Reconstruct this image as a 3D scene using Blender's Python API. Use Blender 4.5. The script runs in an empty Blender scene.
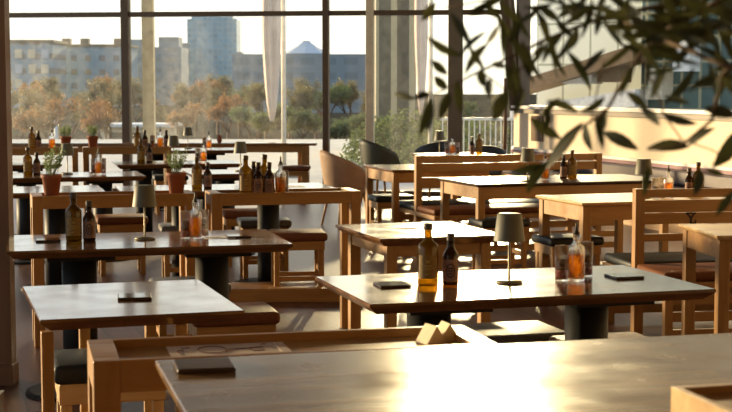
import bpy, bmesh, math, random
from mathutils import Vector, Matrix
random.seed(7)
SC = bpy.context.scene
COL = SC.collection
R = math.radians

# ------------------------------------------------------------------ camera
F, CX, CY, HZ = 1420.0, 366.0, 206.0, 89.0
CH = 1.5
PITCH = math.atan((CY - HZ) / F)
cam_d = bpy.data.cameras.new('camera')
cam_d.sensor_width = 36.0
cam_d.lens = F / 732.0 * 36.0
cam_d.clip_end = 3000
cam = bpy.data.objects.new('camera', cam_d)
cam.location = (0, 0, CH)
cam.rotation_euler = (math.pi / 2 - PITCH, 0, 0)
COL.objects.link(cam)
SC.camera = cam
cam_d.dof.use_dof = True
cam_d.dof.focus_distance = 6.6
cam_d.dof.aperture_fstop = 9.0

def ray(px, py):
    a, b = px - CX, CY - py
    s, c = math.sin(PITCH), math.cos(PITCH)
    return Vector((a, b * s + F * c, b * c - F * s))
def at(px, py, z):                 # point of the place on the level plane z
    d = ray(px, py); t = (z - CH) / d.z
    return Vector((d.x * t, d.y * t, z))
def atY(px, py, y):                # point of the place at distance y
    d = ray(px, py); t = y / d.y
    return Vector((d.x * t, y, CH + d.z * t))

# ------------------------------------------------------------------ materials
M = {}
def new_mat(name):
    m = bpy.data.materials.new(name); m.use_nodes = True
    nt = m.node_tree; nt.nodes.clear()
    out = nt.nodes.new('ShaderNodeOutputMaterial')
    M[name] = m
    return m, nt, out
def node(nt, t, **kw):
    n = nt.nodes.new(t)
    for k, v in kw.items():
        if k.startswith('_'): setattr(n, k[1:], v)
        else: n.inputs[k.replace('__', ' ')].default_value = v
    return n
def rgba(c): return (c[0], c[1], c[2], 1.0)
def plain(name, col, rough=0.5, metal=0.0, var=0.12, scale=9.0, spec=0.5, coat=0.0, bump=0.0, sheen=0.0):
    m, nt, out = new_mat(name)
    p = node(nt, 'ShaderNodeBsdfPrincipled')
    p.inputs['Roughness'].default_value = rough
    p.inputs['Metallic'].default_value = metal
    p.inputs['Specular IOR Level'].default_value = spec
    p.inputs['Coat Weight'].default_value = coat
    p.inputs['Sheen Weight'].default_value = sheen
    tc = node(nt, 'ShaderNodeTexCoord')
    nz = node(nt, 'ShaderNodeTexNoise', Scale=scale, Detail=4.0)
    nt.links.new(tc.outputs['Object'], nz.inputs['Vector'])
    rp = node(nt, 'ShaderNodeValToRGB')
    rp.color_ramp.elements[0].position = 0.3; rp.color_ramp.elements[1].position = 0.7
    rp.color_ramp.elements[0].color = rgba([c * (1 - var) for c in col])
    rp.color_ramp.elements[1].color = rgba([min(1, c * (1 + var)) for c in col])
    nt.links.new(nz.outputs['Fac'], rp.inputs['Fac'])
    nt.links.new(rp.outputs['Color'], p.inputs['Base Color'])
    if bump:
        b = node(nt, 'ShaderNodeBump', Strength=bump, Distance=0.01)
        nt.links.new(nz.outputs['Fac'], b.inputs['Height']); nt.links.new(b.outputs['Normal'], p.inputs['Normal'])
    nt.links.new(p.outputs['BSDF'], out.inputs['Surface'])
    return m
def wood(name, light, dark, rough=0.4, axis=0, scale=1.0, rvar=0.1, spec=0.5, staves=0.0, bump=0.03, coat=0.0, coat_rough=0.12):
    m, nt, out = new_mat(name)
    p = node(nt, 'ShaderNodeBsdfPrincipled')
    p.inputs['Specular IOR Level'].default_value = spec
    p.inputs['Coat Weight'].default_value = coat; p.inputs['Coat Roughness'].default_value = coat_rough
    tc = node(nt, 'ShaderNodeTexCoord')
    mp = node(nt, 'ShaderNodeMapping')
    s = [14.0 * scale] * 3; s[axis] = 1.3 * scale
    mp.inputs['Scale'].default_value = s
    nt.links.new(tc.outputs['Object'], mp.inputs['Vector'])
    n1 = node(nt, 'ShaderNodeTexNoise', Scale=1.6, Detail=6.0, Roughness=0.6, Distortion=0.6)
    nt.links.new(mp.outputs['Vector'], n1.inputs['Vector'])
    rp = node(nt, 'ShaderNodeValToRGB')
    rp.color_ramp.elements[0].position = 0.32; rp.color_ramp.elements[1].position = 0.68
    rp.color_ramp.elements[0].color = rgba(dark); rp.color_ramp.elements[1].color = rgba(light)
    nt.links.new(n1.outputs['Fac'], rp.inputs['Fac'])
    colout = rp.outputs['Color']
    if staves:
        mp2 = node(nt, 'ShaderNodeMapping'); nt.links.new(tc.outputs['Object'], mp2.inputs['Vector'])
        bk = node(nt, 'ShaderNodeTexBrick', Scale=1.0)
        bk.inputs['Brick Width'].default_value = 0.55; bk.inputs['Row Height'].default_value = staves
        bk.inputs['Mortar Size'].default_value = 0.0009
        bk.inputs['Color1'].default_value = (0.82, 0.82, 0.82, 1); bk.inputs['Color2'].default_value = (1.12, 1.1, 1.06, 1)
        bk.inputs['Mortar'].default_value = (0.55, 0.5, 0.45, 1)
        nt.links.new(mp2.outputs['Vector'], bk.inputs['Vector'])
        mx = node(nt, 'ShaderNodeMix', _data_type='RGBA', _blend_type='MULTIPLY')
        mx.inputs[0].default_value = 1.0
        nt.links.new(colout, mx.inputs[6]); nt.links.new(bk.outputs['Color'], mx.inputs[7])
        colout = mx.outputs[2]
    nt.links.new(colout, p.inputs['Base Color'])
    n2 = node(nt, 'ShaderNodeTexNoise', Scale=7.0, Detail=5.0)
    nt.links.new(tc.outputs['Object'], n2.inputs['Vector'])
    mr = node(nt, 'ShaderNodeMapRange')
    mr.inputs['From Min'].default_value = 0.3; mr.inputs['From Max'].default_value = 0.7
    mr.inputs['To Min'].default_value = rough - rvar; mr.inputs['To Max'].default_value = rough + rvar
    nt.links.new(n2.outputs['Fac'], mr.inputs['Value']); nt.links.new(mr.outputs['Result'], p.inputs['Roughness'])
    if bump:
        b = node(nt, 'ShaderNodeBump', Strength=bump * 4, Distance=0.002)
        nt.links.new(n1.outputs['Fac'], b.inputs['Height']); nt.links.new(b.outputs['Normal'], p.inputs['Normal'])
    nt.links.new(p.outputs['BSDF'], out.inputs['Surface'])
    return m
def front_fresnel(nt, ior, k=1.0):
    fr = node(nt, 'ShaderNodeFresnel', IOR=ior)
    ge = node(nt, 'ShaderNodeNewGeometry')
    inv = node(nt, 'ShaderNodeMath', _operation='SUBTRACT'); inv.inputs[0].default_value = 1.0
    nt.links.new(ge.outputs['Backfacing'], inv.inputs[1])
    ml = node(nt, 'ShaderNodeMath', _operation='MULTIPLY'); nt.links.new(fr.outputs['Fac'], ml.inputs[0]); nt.links.new(inv.outputs['Value'], ml.inputs[1])
    m2 = node(nt, 'ShaderNodeMath', _operation='MULTIPLY'); nt.links.new(ml.outputs['Value'], m2.inputs[0]); m2.inputs[1].default_value = k
    return m2.outputs['Value']
def clear(name, tint, body=None, body_amt=0.0, rough=0.04, fres=1.5, gloss_max=1.0):
    """see-through glass: tinted straight-through light, mirror gloss by angle, an optional cloudy body"""
    m, nt, out = new_mat(name)
    t = node(nt, 'ShaderNodeBsdfTransparent'); t.inputs['Color'].default_value = rgba(tint)
    g = node(nt, 'ShaderNodeBsdfGlossy'); g.inputs['Roughness'].default_value = rough
    src = t.outputs['BSDF']
    if body:
        d = node(nt, 'ShaderNodeBsdfDiffuse'); d.inputs['Color'].default_value = rgba(body)
        tl = node(nt, 'ShaderNodeBsdfTranslucent'); tl.inputs['Color'].default_value = rgba(body)
        a = node(nt, 'ShaderNodeMixShader', Fac=0.6)
        nt.links.new(d.outputs['BSDF'], a.inputs[1]); nt.links.new(tl.outputs['BSDF'], a.inputs[2])
        b = node(nt, 'ShaderNodeMixShader', Fac=body_amt)
        nt.links.new(src, b.inputs[1]); nt.links.new(a.outputs['Shader'], b.inputs[2])
        src = b.outputs['Shader']
    mx = node(nt, 'ShaderNodeMixShader')
    nt.links.new(front_fresnel(nt, fres, gloss_max), mx.inputs['Fac'])
    nt.links.new(src, mx.inputs[1]); nt.links.new(g.outputs['BSDF'], mx.inputs[2])
    nt.links.new(mx.outputs['Shader'], out.inputs['Surface'])
    return m
def window_glass(name, dust):
    m, nt, out = new_mat(name)
    t = node(nt, 'ShaderNodeBsdfTransparent'); t.inputs['Color'].default_value = (0.95, 0.97, 0.96, 1)
    g = node(nt, 'ShaderNodeBsdfGlossy'); g.inputs['Roughness'].default_value = 0.03
    d = node(nt, 'ShaderNodeBsdfTranslucent'); d.inputs['Color'].default_value = (0.95, 0.9, 0.8, 1)
    tc = node(nt, 'ShaderNodeTexCoord')
    nz = node(nt, 'ShaderNodeTexNoise', Scale=9.0, Detail=6.0, Roughness=0.7)
    nz2 = node(nt, 'ShaderNodeTexNoise', Scale=0.9, Detail=2.0)
    mp = node(nt, 'ShaderNodeMapping'); mp.inputs['Scale'].default_value = (3.0, 3.0, 0.4)
    nt.links.new(tc.outputs['Object'], nz.inputs['Vector'])
    nt.links.new(tc.outputs['Object'], mp.inputs['Vector']); nt.links.new(mp.outputs['Vector'], nz2.inputs['Vector'])
    ml = node(nt, 'ShaderNodeMath', _operation='MULTIPLY')
    nt.links.new(nz.outputs['Fac'], ml.inputs[0]); nt.links.new(nz2.outputs['Fac'], ml.inputs[1])
    mr = node(nt, 'ShaderNodeMapRange')
    mr.inputs['From Min'].default_value = 0.15; mr.inputs['From Max'].default_value = 0.42
    mr.inputs['To Min'].default_value = dust * 0.35; mr.inputs['To Max'].default_value = dust * 1.9
    nt.links.new(ml.outputs['Value'], mr.inputs['Value'])
    a = node(nt, 'ShaderNodeMixShader')
    nt.links.new(mr.outputs['Result'], a.inputs['Fac'])
    nt.links.new(t.outputs['BSDF'], a.inputs[1]); nt.links.new(d.outputs['BSDF'], a.inputs[2])
    b = node(nt, 'ShaderNodeMixShader')
    nt.links.new(front_fresnel(nt, 1.45), b.inputs['Fac'])
    nt.links.new(a.outputs['Shader'], b.inputs[1]); nt.links.new(g.outputs['BSDF'], b.inputs[2])
    nt.links.new(b.outputs['Shader'], out.inputs['Surface'])
    return m
def leafmat(name, c1, c2, trans=0.4, rough=0.5):
    m, nt, out = new_mat(name)
    p = node(nt, 'ShaderNodeBsdfPrincipled', Roughness=rough)
    tl = node(nt, 'ShaderNodeBsdfTranslucent')
    tc = node(nt, 'ShaderNodeTexCoord'); nz = node(nt, 'ShaderNodeTexNoise', Scale=17.0, Detail=2.0)
    nt.links.new(tc.outputs['Object'], nz.inputs['Vector'])
    rp = node(nt, 'ShaderNodeValToRGB')
    rp.color_ramp.elements[0].position = 0.35; rp.color_ramp.elements[1].position = 0.65
    rp.color_ramp.elements[0].color = rgba(c1); rp.color_ramp.elements[1].color = rgba(c2)
    nt.links.new(nz.outputs['Fac'], rp.inputs['Fac'])
    nt.links.new(rp.outputs['Color'], p.inputs['Base Color']); nt.links.new(rp.outputs['Color'], tl.inputs['Color'])
    mx = node(nt, 'ShaderNodeMixShader', Fac=trans)
    nt.links.new(p.outputs['BSDF'], mx.inputs[1]); nt.links.new(tl.outputs['BSDF'], mx.inputs[2])
    nt.links.new(mx.outputs['Shader'], out.inputs['Surface'])
    return m
def facade(name, wall, glass, bw, bh, mort, rough=0.5, axis='XZ', grid=None):
    """regular windows (or glass panels) over a wall, from a brick grid without offset"""
    m, nt, out = new_mat(name)
    p = node(nt, 'ShaderNodeBsdfPrincipled', Roughness=rough)
    tc = node(nt, 'ShaderNodeTexCoord')
    sp = node(nt, 'ShaderNodeSeparateXYZ'); cb = node(nt, 'ShaderNodeCombineXYZ')
    nt.links.new(tc.outputs['Object'], sp.inputs['Vector'])
    nt.links.new(sp.outputs['X' if axis == 'XZ' else 'Y'], cb.inputs['X']); nt.links.new(sp.outputs['Z'], cb.inputs['Y'])
    bk = node(nt, 'ShaderNodeTexBrick', Scale=1.0); bk.offset = 0.0
    bk.inputs['Brick Width'].default_value = bw; bk.inputs['Row Height'].default_value = bh
    bk.inputs['Mortar Size'].default_value = mort; bk.inputs['Mortar Smooth'].default_value = 0.0
    g2 = grid or [c * 1.5 for c in glass]
    bk.inputs['Color1'].default_value = rgba(glass); bk.inputs['Color2'].default_value = rgba(g2)
    bk.inputs['Mortar'].default_value = rgba(wall)
    nt.links.new(cb.outputs['Vector'], bk.inputs['Vector'])
    nt.links.new(bk.outputs['Color'], p.inputs['Base Color'])
    nt.links.new(p.outputs['BSDF'], out.inputs['Surface'])
    return m

wood('oak_top', (0.25, 0.125, 0.05), (0.15, 0.07, 0.026), rough=0.19, rvar=0.05, staves=0.09, coat=0.5, coat_rough=0.09, bump=0)
wood('oak_top_dark', (0.09, 0.055, 0.035), (0.05, 0.03, 0.02), rough=0.32, rvar=0.04, staves=0.09, spec=0.3, bump=0.03)
wood('oak_top_worn', (0.26, 0.155, 0.065), (0.15, 0.085, 0.035), rough=0.24, rvar=0.05, staves=0.12, bump=0.06)
wood('oak', (0.39, 0.20, 0.056), (0.27, 0.127, 0.031), rough=0.42)
wood('oak_upright', (0.39, 0.20, 0.056), (0.27, 0.127, 0.031), rough=0.42, axis=2)
wood('oak_pale', (0.62, 0.42, 0.20), (0.48, 0.29, 0.12), rough=0.4)  # pale stool wood; on table tops and caddy sides it carries painted sunlight
wood('oak_pale_upright', (0.62, 0.42, 0.20), (0.48, 0.29, 0.12), rough=0.4, axis=2)
wood('pillar_wood', (0.20, 0.105, 0.05), (0.15, 0.075, 0.035), rough=0.45, axis=2, scale=0.7)
plain('leather_black', (0.022, 0.024, 0.022), spec=0.3, rough=0.48, bump=0.15, scale=60)
plain('leather_brown', (0.15, 0.058, 0.026), spec=0.1, rough=0.55, bump=0.15, scale=60)
plain('leather_grey', (0.10, 0.09, 0.08), spec=0.3, rough=0.48, bump=0.15, scale=60)
plain('black_metal', (0.012, 0.012, 0.012), rough=0.55, spec=0.25)
plain('dark_metal', (0.05, 0.045, 0.035), rough=0.4, metal=0.6)
plain('lamp_shade', (0.12, 0.113, 0.072), rough=0.55)
plain('lamp_stem', (0.22, 0.19, 0.12), rough=0.4, metal=0.5)
plain('cap_dark', (0.045, 0.03, 0.015), rough=0.45)
clear('glass_amber', (0.36, 0.225, 0.018), body=(0.18, 0.115, 0.009), body_amt=0.4, gloss_max=0.8)
clear('glass_brown', (0.16, 0.085, 0.02), body=(0.05, 0.026, 0.008), body_amt=0.55, gloss_max=0.8)
plain('label_gold', (0.22, 0.125, 0.018), rough=0.55, var=0.2, scale=60)
plain('label_mark', (0.40, 0.25, 0.05), rough=0.5)
plain('label_rose', (0.26, 0.14, 0.095), rough=0.6, var=0.2, scale=60)
plain('label_ink', (0.04, 0.018, 0.012), rough=0.6)
clear('side_glass', (0.96, 0.97, 0.95), rough=0.03, fres=1.4, gloss_max=0.15)
m, nt, out = new_mat('glass_clear')
p = node(nt, 'ShaderNodeBsdfPrincipled', Roughness=0.0, IOR=1.45)
p.inputs['Base Color'].default_value = (0.97, 0.98, 0.96, 1); p.inputs['Transmission Weight'].default_value = 1.0
lpt = node(nt, 'ShaderNodeBsdfTransparent'); mxs = node(nt, 'ShaderNodeMixShader', Fac=0.35)
nt.links.new(p.outputs['BSDF'], mxs.inputs[1]); nt.links.new(lpt.outputs['BSDF'], mxs.inputs[2])
nt.links.new(mxs.outputs['Shader'], out.inputs['Surface'])
clear('chili_oil', (1.0, 0.52, 0.06), body=(0.75, 0.36, 0.02), body_amt=0.22, gloss_max=0.5)
plain('vinegar', (0.02, 0.012, 0.010), rough=0.2)
plain('red_salt', (0.30, 0.03, 0.025), rough=0.6, scale=200, var=0.4)
plain('terracotta', (0.25, 0.075, 0.028), rough=0.75, scale=20)
plain('soil', (0.03, 0.02, 0.012), rough=0.95, scale=80, bump=0.5)
leafmat('herb_leaf', (0.10, 0.17, 0.05), (0.30, 0.36, 0.17), trans=0.45)
leafmat('olive_leaf', (0.020, 0.026, 0.008), (0.06, 0.066, 0.022), trans=0.3, rough=0.55)
plain('olive_bark', (0.10, 0.065, 0.035), rough=0.85, scale=40, bump=0.4)
plain('paper', (0.62, 0.52, 0.44), rough=0.7, var=0.04)
plain('paper_white', (0.80, 0.80, 0.78), rough=0.6, var=0.03)
plain('ink', (0.16, 0.05, 0.05), rough=0.7)
plain('burnt_mark', (0.03, 0.017, 0.01), rough=0.7)
plain('slate', (0.10, 0.075, 0.055), rough=0.08)
plain('cream_block', (0.70, 0.58, 0.38), rough=0.6)
plain('shell_tan', (0.42, 0.25, 0.14), rough=0.6)
plain('shell_green', (0.06, 0.065, 0.04), rough=0.5)
plain('shell_dark', (0.03, 0.03, 0.028), rough=0.55)
plain('wall_cream', (0.80, 0.66, 0.48), rough=0.75, var=0.03)
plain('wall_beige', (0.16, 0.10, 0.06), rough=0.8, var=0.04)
plain('ceiling_paint', (0.25, 0.18, 0.12), rough=0.9, var=0.03)
plain('purple_leather', (0.035, 0.012, 0.018), rough=0.35, scale=30)
plain('rail_white', (0.78, 0.72, 0.66), rough=0.35)
plain('rail_purple', (0.20, 0.08, 0.11), rough=0.3)
plain('frame_brown', (0.10, 0.062, 0.032), rough=0.45)
plain('frame_grey', (0.16, 0.12, 0.075), rough=0.5)
plain('frame_cream', (0.72, 0.62, 0.44), rough=0.5)
window_glass('window_glass', 0.014)
window_glass('window_glass_dusty', 0.030)
# floor: dark reddish boards with a satin sheen
m, nt, out = new_mat('floor_boards')
p = node(nt, 'ShaderNodeBsdfPrincipled')
tc = node(nt, 'ShaderNodeTexCoord'); mp = node(nt, 'ShaderNodeMapping'); mp.inputs['Rotation'].default_value = (0, 0, R(-107))
nt.links.new(tc.outputs['Object'], mp.inputs['Vector'])
bk = node(nt, 'ShaderNodeTexBrick', Scale=1.0)
bk.inputs['Brick Width'].default_value = 1.6; bk.inputs['Row Height'].default_value = 0.2; bk.inputs['Mortar Size'].default_value = 0.004
bk.inputs['Color1'].default_value = (0.085, 0.036, 0.024, 1); bk.inputs['Color2'].default_value = (0.115, 0.052, 0.034, 1)
bk.inputs['Mortar'].default_value = (0.03, 0.018, 0.014, 1)
nt.links.new(mp.outputs['Vector'], bk.inputs['Vector'])
nz = node(nt, 'ShaderNodeTexNoise', Scale=5.0, Detail=5.0)
mp2 = node(nt, 'ShaderNodeMapping'); mp2.inputs['Scale'].default_value = (0.4, 6, 1)
nt.links.new(mp.outputs['Vector'], mp2.inputs['Vector']); nt.links.new(mp2.outputs['Vector'], nz.inputs['Vector'])
mx = node(nt, 'ShaderNodeMix', _data_type='RGBA', _blend_type='OVERLAY'); mx.inputs[0].default_value = 0.6
nt.links.new(bk.outputs['Color'], mx.inputs[6]); nt.links.new(nz.outputs['Fac'], mx.inputs[7])
nt.links.new(mx.outputs[2], p.inputs['Base Color'])
p.inputs['Roughness'].default_value = 0.36; p.inputs['Specular IOR Level'].default_value = 0.25
nt.links.new(p.outputs['BSDF'], out.inputs['Surface'])
# outside
plain('terrace', (0.40, 0.40, 0.40), spec=0.1, rough=0.9, scale=2)
plain('ground_far', (0.06, 0.055, 0.04), spec=0.0, rough=0.9, scale=0.05, var=0.4)
plain('bark', (0.10, 0.065, 0.04), rough=0.9)
leafmat('crown_rust', (0.20, 0.10, 0.035), (0.38, 0.21, 0.08), trans=0.5)
leafmat('crown_olive', (0.11, 0.10, 0.04), (0.22, 0.19, 0.08), trans=0.5)
leafmat('crown_green', (0.08, 0.12, 0.04), (0.20, 0.24, 0.09), trans=0.5)
plain('parasol_cloth', (0.72, 0.60, 0.52), rough=0.9, scale=3)
plain('pole_pale', (0.75, 0.70, 0.58), rough=0.5)
plain('post_tan', (0.42, 0.33, 0.17), rough=0.6)
plain('rail_metal', (0.75, 0.73, 0.66), rough=0.4)
facade('block_grey', (0.24, 0.33, 0.38), (0.10, 0.14, 0.18), 4.4, 4.3, 1.25, grid=(0.34, 0.25, 0.14))  # distance haze is mixed into the block and tower facade colours
facade('block_blue', (0.20, 0.25, 0.28), (0.15, 0.20, 0.23), 5.0, 3.4, 0.9, grid=(0.17, 0.20, 0.21))
facade('tower_glass', (0.24, 0.37, 0.42), (0.14, 0.26, 0.33), 3.2, 3.4, 0.5, rough=0.3)
facade('dark_cladding', (0.40, 0.34, 0.20), (0.055, 0.055, 0.035), 0.42, 40.0, 0.07, grid=(0.12, 0.11, 0.06))
facade('teal_glazing', (0.36, 0.34, 0.22), (0.05, 0.09, 0.085), 0.55, 0.7, 0.045, rough=0.15, grid=(0.14, 0.20, 0.18))
facade('pale_panels', (0.45, 0.46, 0.34), (0.88, 0.90, 0.74), 0.9, 1.25, 0.03, grid=(0.90, 0.90, 0.76))
plain('tent_roof', (0.42, 0.48, 0.55), rough=0.8)
plain('kiosk_wall', (0.66, 0.56, 0.40), rough=0.8)
plain('kiosk_roof', (0.62, 0.64, 0.66), rough=0.6)
plain('ramp_brown', (0.22, 0.14, 0.07), rough=0.6)
plain('ramp_white_glare', (0.85, 0.82, 0.75), rough=0.6)  # sun glare by the ramp is put into this white

# ------------------------------------------------------------------ mesh helpers
class MB:
    def __init__(s): s.bm = bmesh.new()
    def box(s, c, d, rz=0.0, bevel=0.0, rx=0.0, ry=0.0, seg=2):
        t = bmesh.new(); bmesh.ops.create_cube(t, size=1.0)
        for v in t.verts: v.co = Vector((v.co.x * d[0], v.co.y * d[1], v.co.z * d[2]))
        if bevel: bmesh.ops.bevel(t, geom=list(t.edges), offset=bevel, segments=seg, profile=0.5, affect='EDGES')
        mat = Matrix.Translation(Vector(c)) @ Matrix.Rotation(rz, 4, 'Z') @ Matrix.Rotation(ry, 4, 'Y') @ Matrix.Rotation(rx, 4, 'X')
        return s._add(t, mat)
    def span(s, a, b, bevel=0.0):
        c = [(a[i] + b[i]) / 2 for i in range(3)]; d = [abs(b[i] - a[i]) for i in range(3)]
        return s.box(c, d, bevel=bevel)
    def _add(s, t, mat=None):
        if mat is not None: t.transform(mat)
        vm = {}
        for v in t.verts: vm[v] = s.bm.verts.new(v.co)
        for f in t.faces:
            try: nf = s.bm.faces.new([vm[v] for v in f.verts]); nf.smooth = f.smooth
            except ValueError: pass
        t.free(); return s
    def tube(s, pts, r, n=8, cap=True):
        pts = [Vector(p) for p in pts]
        rs = r if isinstance(r, (list, tuple)) else [r] * len(pts)
        rings = []; up = None
        for i, p in enumerate(pts):
            d = (pts[min(i + 1, len(pts) - 1)] - pts[max(i - 1, 0)]).normalized()
            if up is None: up = Vector((0, 0, 1)) if abs(d.z) < 0.9 else Vector((1, 0, 0))
            a = d.cross(up).normalized(); b = a.cross(d).normalized(); up = b
            rings.append([s.bm.verts.new(p + (a * math.cos(2 * math.pi * k / n) + b * math.sin(2 * math.pi * k / n)) * rs[i]) for k in range(n)])
        for i in range(len(rings) - 1):
            for k in range(n):
                f = s.bm.faces.new((rings[i][k], rings[i][(k + 1) % n], rings[i + 1][(k + 1) % n], rings[i + 1][k])); f.smooth = True
        if cap:
            s.bm.faces.new(rings[0][::-1]); s.bm.faces.new(rings[-1])
        return s
    def lathe(s, prof, n=24, c=(0, 0, 0), close=True, smooth=True):
        c = Vector(c); rings = []
        for r, z in prof:
            if r < 1e-6: rings.append([s.bm.verts.new(c + Vector((0, 0, z)))])
            else: rings.append([s.bm.verts.new(c + Vector((r * math.cos(2 * math.pi * k / n), r * math.sin(2 * math.pi * k / n), z))) for k in range(n)])
        for i in range(len(rings) - 1):
            A, B = rings[i], rings[i + 1]
            for k in range(n):
                k2 = (k + 1) % n
                if len(A) == 1 and len(B) == 1: continue
                if len(A) == 1: vs = (A[0], B[k2], B[k])
                elif len(B) == 1: vs = (A[k], A[k2], B[0])
                else: vs = (A[k], A[k2], B[k2], B[k])
                f = s.bm.faces.new(vs); f.smooth = smooth
        return s
    def poly(s, pts, th=None):
        vs = [s.bm.verts.new(Vector(p)) for p in pts]
        f = s.bm.faces.new(vs)
        if th:
            r = bmesh.ops.extrude_face_region(s.bm, geom=[f])
            for v in r['geom']:
                if isinstance(v, bmesh.types.BMVert): v.co += Vector(th)
        return s
    def build(s, name, mat, parent=None, loc=None, rz=None):
        bmesh.ops.recalc_face_normals(s.bm, faces=s.bm.faces)
        me = bpy.data.meshes.new(name); s.bm.to_mesh(me); s.bm.free()
        me.materials.append(M[mat] if isinstance(mat, str) else mat)
        o = bpy.data.objects.new(name, me); COL.objects.link(o)
        if parent: o.parent = parent
        if loc is not None: o.location = loc
        if rz is not None: o.rotation_euler.z = rz
        return o
def tag(o, label=None, cat=None, group=None, kind=None):
    if label: o['label'] = label
    if cat: o['category'] = cat
    if group: o['group'] = group
    if kind: o['kind'] = kind
    return o
def empty(name, loc, rz=0.0, label=None, cat=None, group=None, kind=None):
    o = bpy.data.objects.new(name, None); o.empty_display_size = 0.1
    COL.objects.link(o); o.location = loc; o.rotation_euler.z = rz
    return tag(o, label, cat, group, kind)
KIDS = {}
def kids(o): return [c for c in bpy.data.objects if c.parent == o]
def copy_tree(o, parent=None):
    c = o.copy(); COL.objects.link(c); c.parent = parent
    for ch in kids(o): copy_tree(ch, c)
    return c
def place(proto, used, loc, rz, label, group=None):
    """first call moves the prototype itself, later calls copy it with its parts"""
    if used.get(proto.name): o = copy_tree(proto)
    else: o = proto; used[proto.name] = True
    o.location = loc; o.rotation_euler.z = rz
    o['label'] = label
    if group: o['group'] = group
    return o
USED = {}

# ------------------------------------------------------------------ tables
GT = 'wooden dining tables set out in rows'
def top_mesh(L, D, z, th=0.042, undercut=0.035, flat=0.012):
    mb = MB(); bm = mb.bm
    def ring(l, d, zz): return [bm.verts.new((x, y, zz)) for x, y in ((0 + (L - l) / 2, (D - d) / 2), ((L + l) / 2, (D - d) / 2), ((L + l) / 2, (D + d) / 2), ((L - l) / 2, (D + d) / 2))]
    b = 0.003
    rs = [ring(L - 2 * b, D - 2 * b, z), ring(L, D, z - b), ring(L, D, z - flat), ring(L - 2 * undercut, D - 2 * undercut, z - th)]
    bm.faces.new(rs[0]); bm.faces.new(rs[-1][::-1])
    for i in range(3):
        for k in range(4): bm.faces.new((rs[i][k], rs[i + 1][k], rs[i + 1][(k + 1) % 4], rs[i][(k + 1) % 4]))
    return mb
def table(px, py, ang, L, D, label, corner='FL', z=0.75, style='legs', cols=2, apron=0.06, inset=0.055, th=0.042, undercut=0.035,
          top='oak_top', body='oak', leg=0.055, leg_mat='oak_upright', name='dining_table', pos=None, leg_at=None):
    a = R(ang); u = Vector((math.cos(a), math.sin(a), 0)); v = Vector((-math.sin(a), math.cos(a), 0))
    P = pos if pos is not None else at(px, py, z)
    P = Vector((P.x, P.y, 0))
    if corner[1] == 'R': P = P - u * L
    if corner[0] == 'B': P = P - v * D
    t = empty(name, P, a, label, 'table', GT)
    top_mesh(L, D, z, th, undercut).build('tabletop', top, t)
    zb = z - th
    if style == 'legs':
        spots = leg_at or [(x, y) for x in (inset, L - inset - leg) for y in (inset, D - inset - leg)]
        for x, y in spots:
                MB().span((x, y, 0), (x + leg, y + leg, zb - 0.001), bevel=0.004).build('leg', leg_mat, t)
        if apron:
            i2 = inset + 0.008; q = 0.022
            for a0, b0 in (((inset + leg, i2), (L - inset - leg, i2 + q)), ((inset + leg, D - i2 - q), (L - inset - leg, D - i2)),
                           ((i2, inset + leg), (i2 + q, D - inset - leg)), ((L - i2 - q, inset + leg), (L - i2, D - inset - leg))):
                MB().span((a0[0], a0[1], zb - apron), (b0[0], b0[1], zb - 0.001), bevel=0.002).build('apron', body, t)
    else:
        xs = [L / 2] if cols == 1 else [L / 2 - 0.33, L / 2 + 0.33]
        for x in xs:
            c = MB().lathe([(0, 0.016), (0.085, 0.016), (0.085, zb - 0.025), (0, zb - 0.025)], n=28, c=(x, D / 2, 0), smooth=True).build('pedestal', 'black_metal', t)
            MB().lathe([(0, 0), (0.27, 0), (0.27, 0.010), (0.25, 0.016), (0, 0.016)], n=36, c=(x, D / 2, 0), smooth=False).build('base_plate', 'black_metal', c)
            MB().span((x - 0.16, D / 2 - 0.26, zb - 0.026), (x + 0.16, D / 2 + 0.26, zb - 0.001)).build('mounting_plate', 'black_metal', c)
    return t
T = {}
T['front'] = table(155, 360, 14.5, 2.0, 1.35, 'large worn wooden table with pad and caddy, cut off by the bottom of the photo', corner='BL', z=0.92,
                   style='legs', top='oak_top_worn', undercut=0.01, th=0.035, apron=0.08)
T['D'] = table(40, 320.1, 17.5, 0.68, 0.83, 'small wooden table with only one square pad on it, black stool tucked beneath',
               leg=0.04, leg_at=[(0.004, 0.012), (0.20, 0.70), (0.45, 0.036), (0.45, 0.70)], apron=0)
T['A'] = table(6.6, 251.5, 14, 1.35, 0.75, 'long wooden pedestal table with two bottles, lamp and cruets beside the brown pillar', style='ped')
T['C'] = table(369.8, 304.4, 16.4, 1.36, 0.77, 'long sunlit pedestal table with two oil bottles, lamp and red chili cruet', style='ped')
T['E'] = table(380, 239, 17.5, 0.68, 0.80, 'small sunlit wooden table with small burnt lettering on its top')
flush = dict(apron=0.10, inset=0.02, th=0.025, undercut=0.012, leg=0.06)
T['R1'] = table(582, 203, 18, 1.45, 0.73, 'pale sunlit table with cream apron behind the slatted bench with the dark emblem', top='oak_pale', **flush)  # same oak as the others, sunlight put into the paler top
T['R2'] = table(477, 184.3, 18, 1.75, 0.88, 'long dark glossy table with lamp and two bottles near the cream wall', top='oak_top_dark', **flush)
T['R3'] = table(392, 170, 16.7, 1.0, 0.95, 'wooden table beside the green tub chair, its end hidden by a bench back', **flush)
T['R4'] = table(717, 235.7, 5, 0.85, 0.65, 'table corner cut off by the right edge of the photo, before the emblem bench', top='oak_pale', **flush)  # top coloured paler to carry the sunlight
T['L4'] = table(106, 191.5, 15, 1.35, 0.72, 'bare table just behind the tray stand with two herb pots, beside the pillar', corner='FR', style='ped')
T['M4'] = table(340, 189, 14, 1.62, 0.76, 'long table behind the bottle tray stand, two bottles on its near edge', corner='FR', style='ped')
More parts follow.
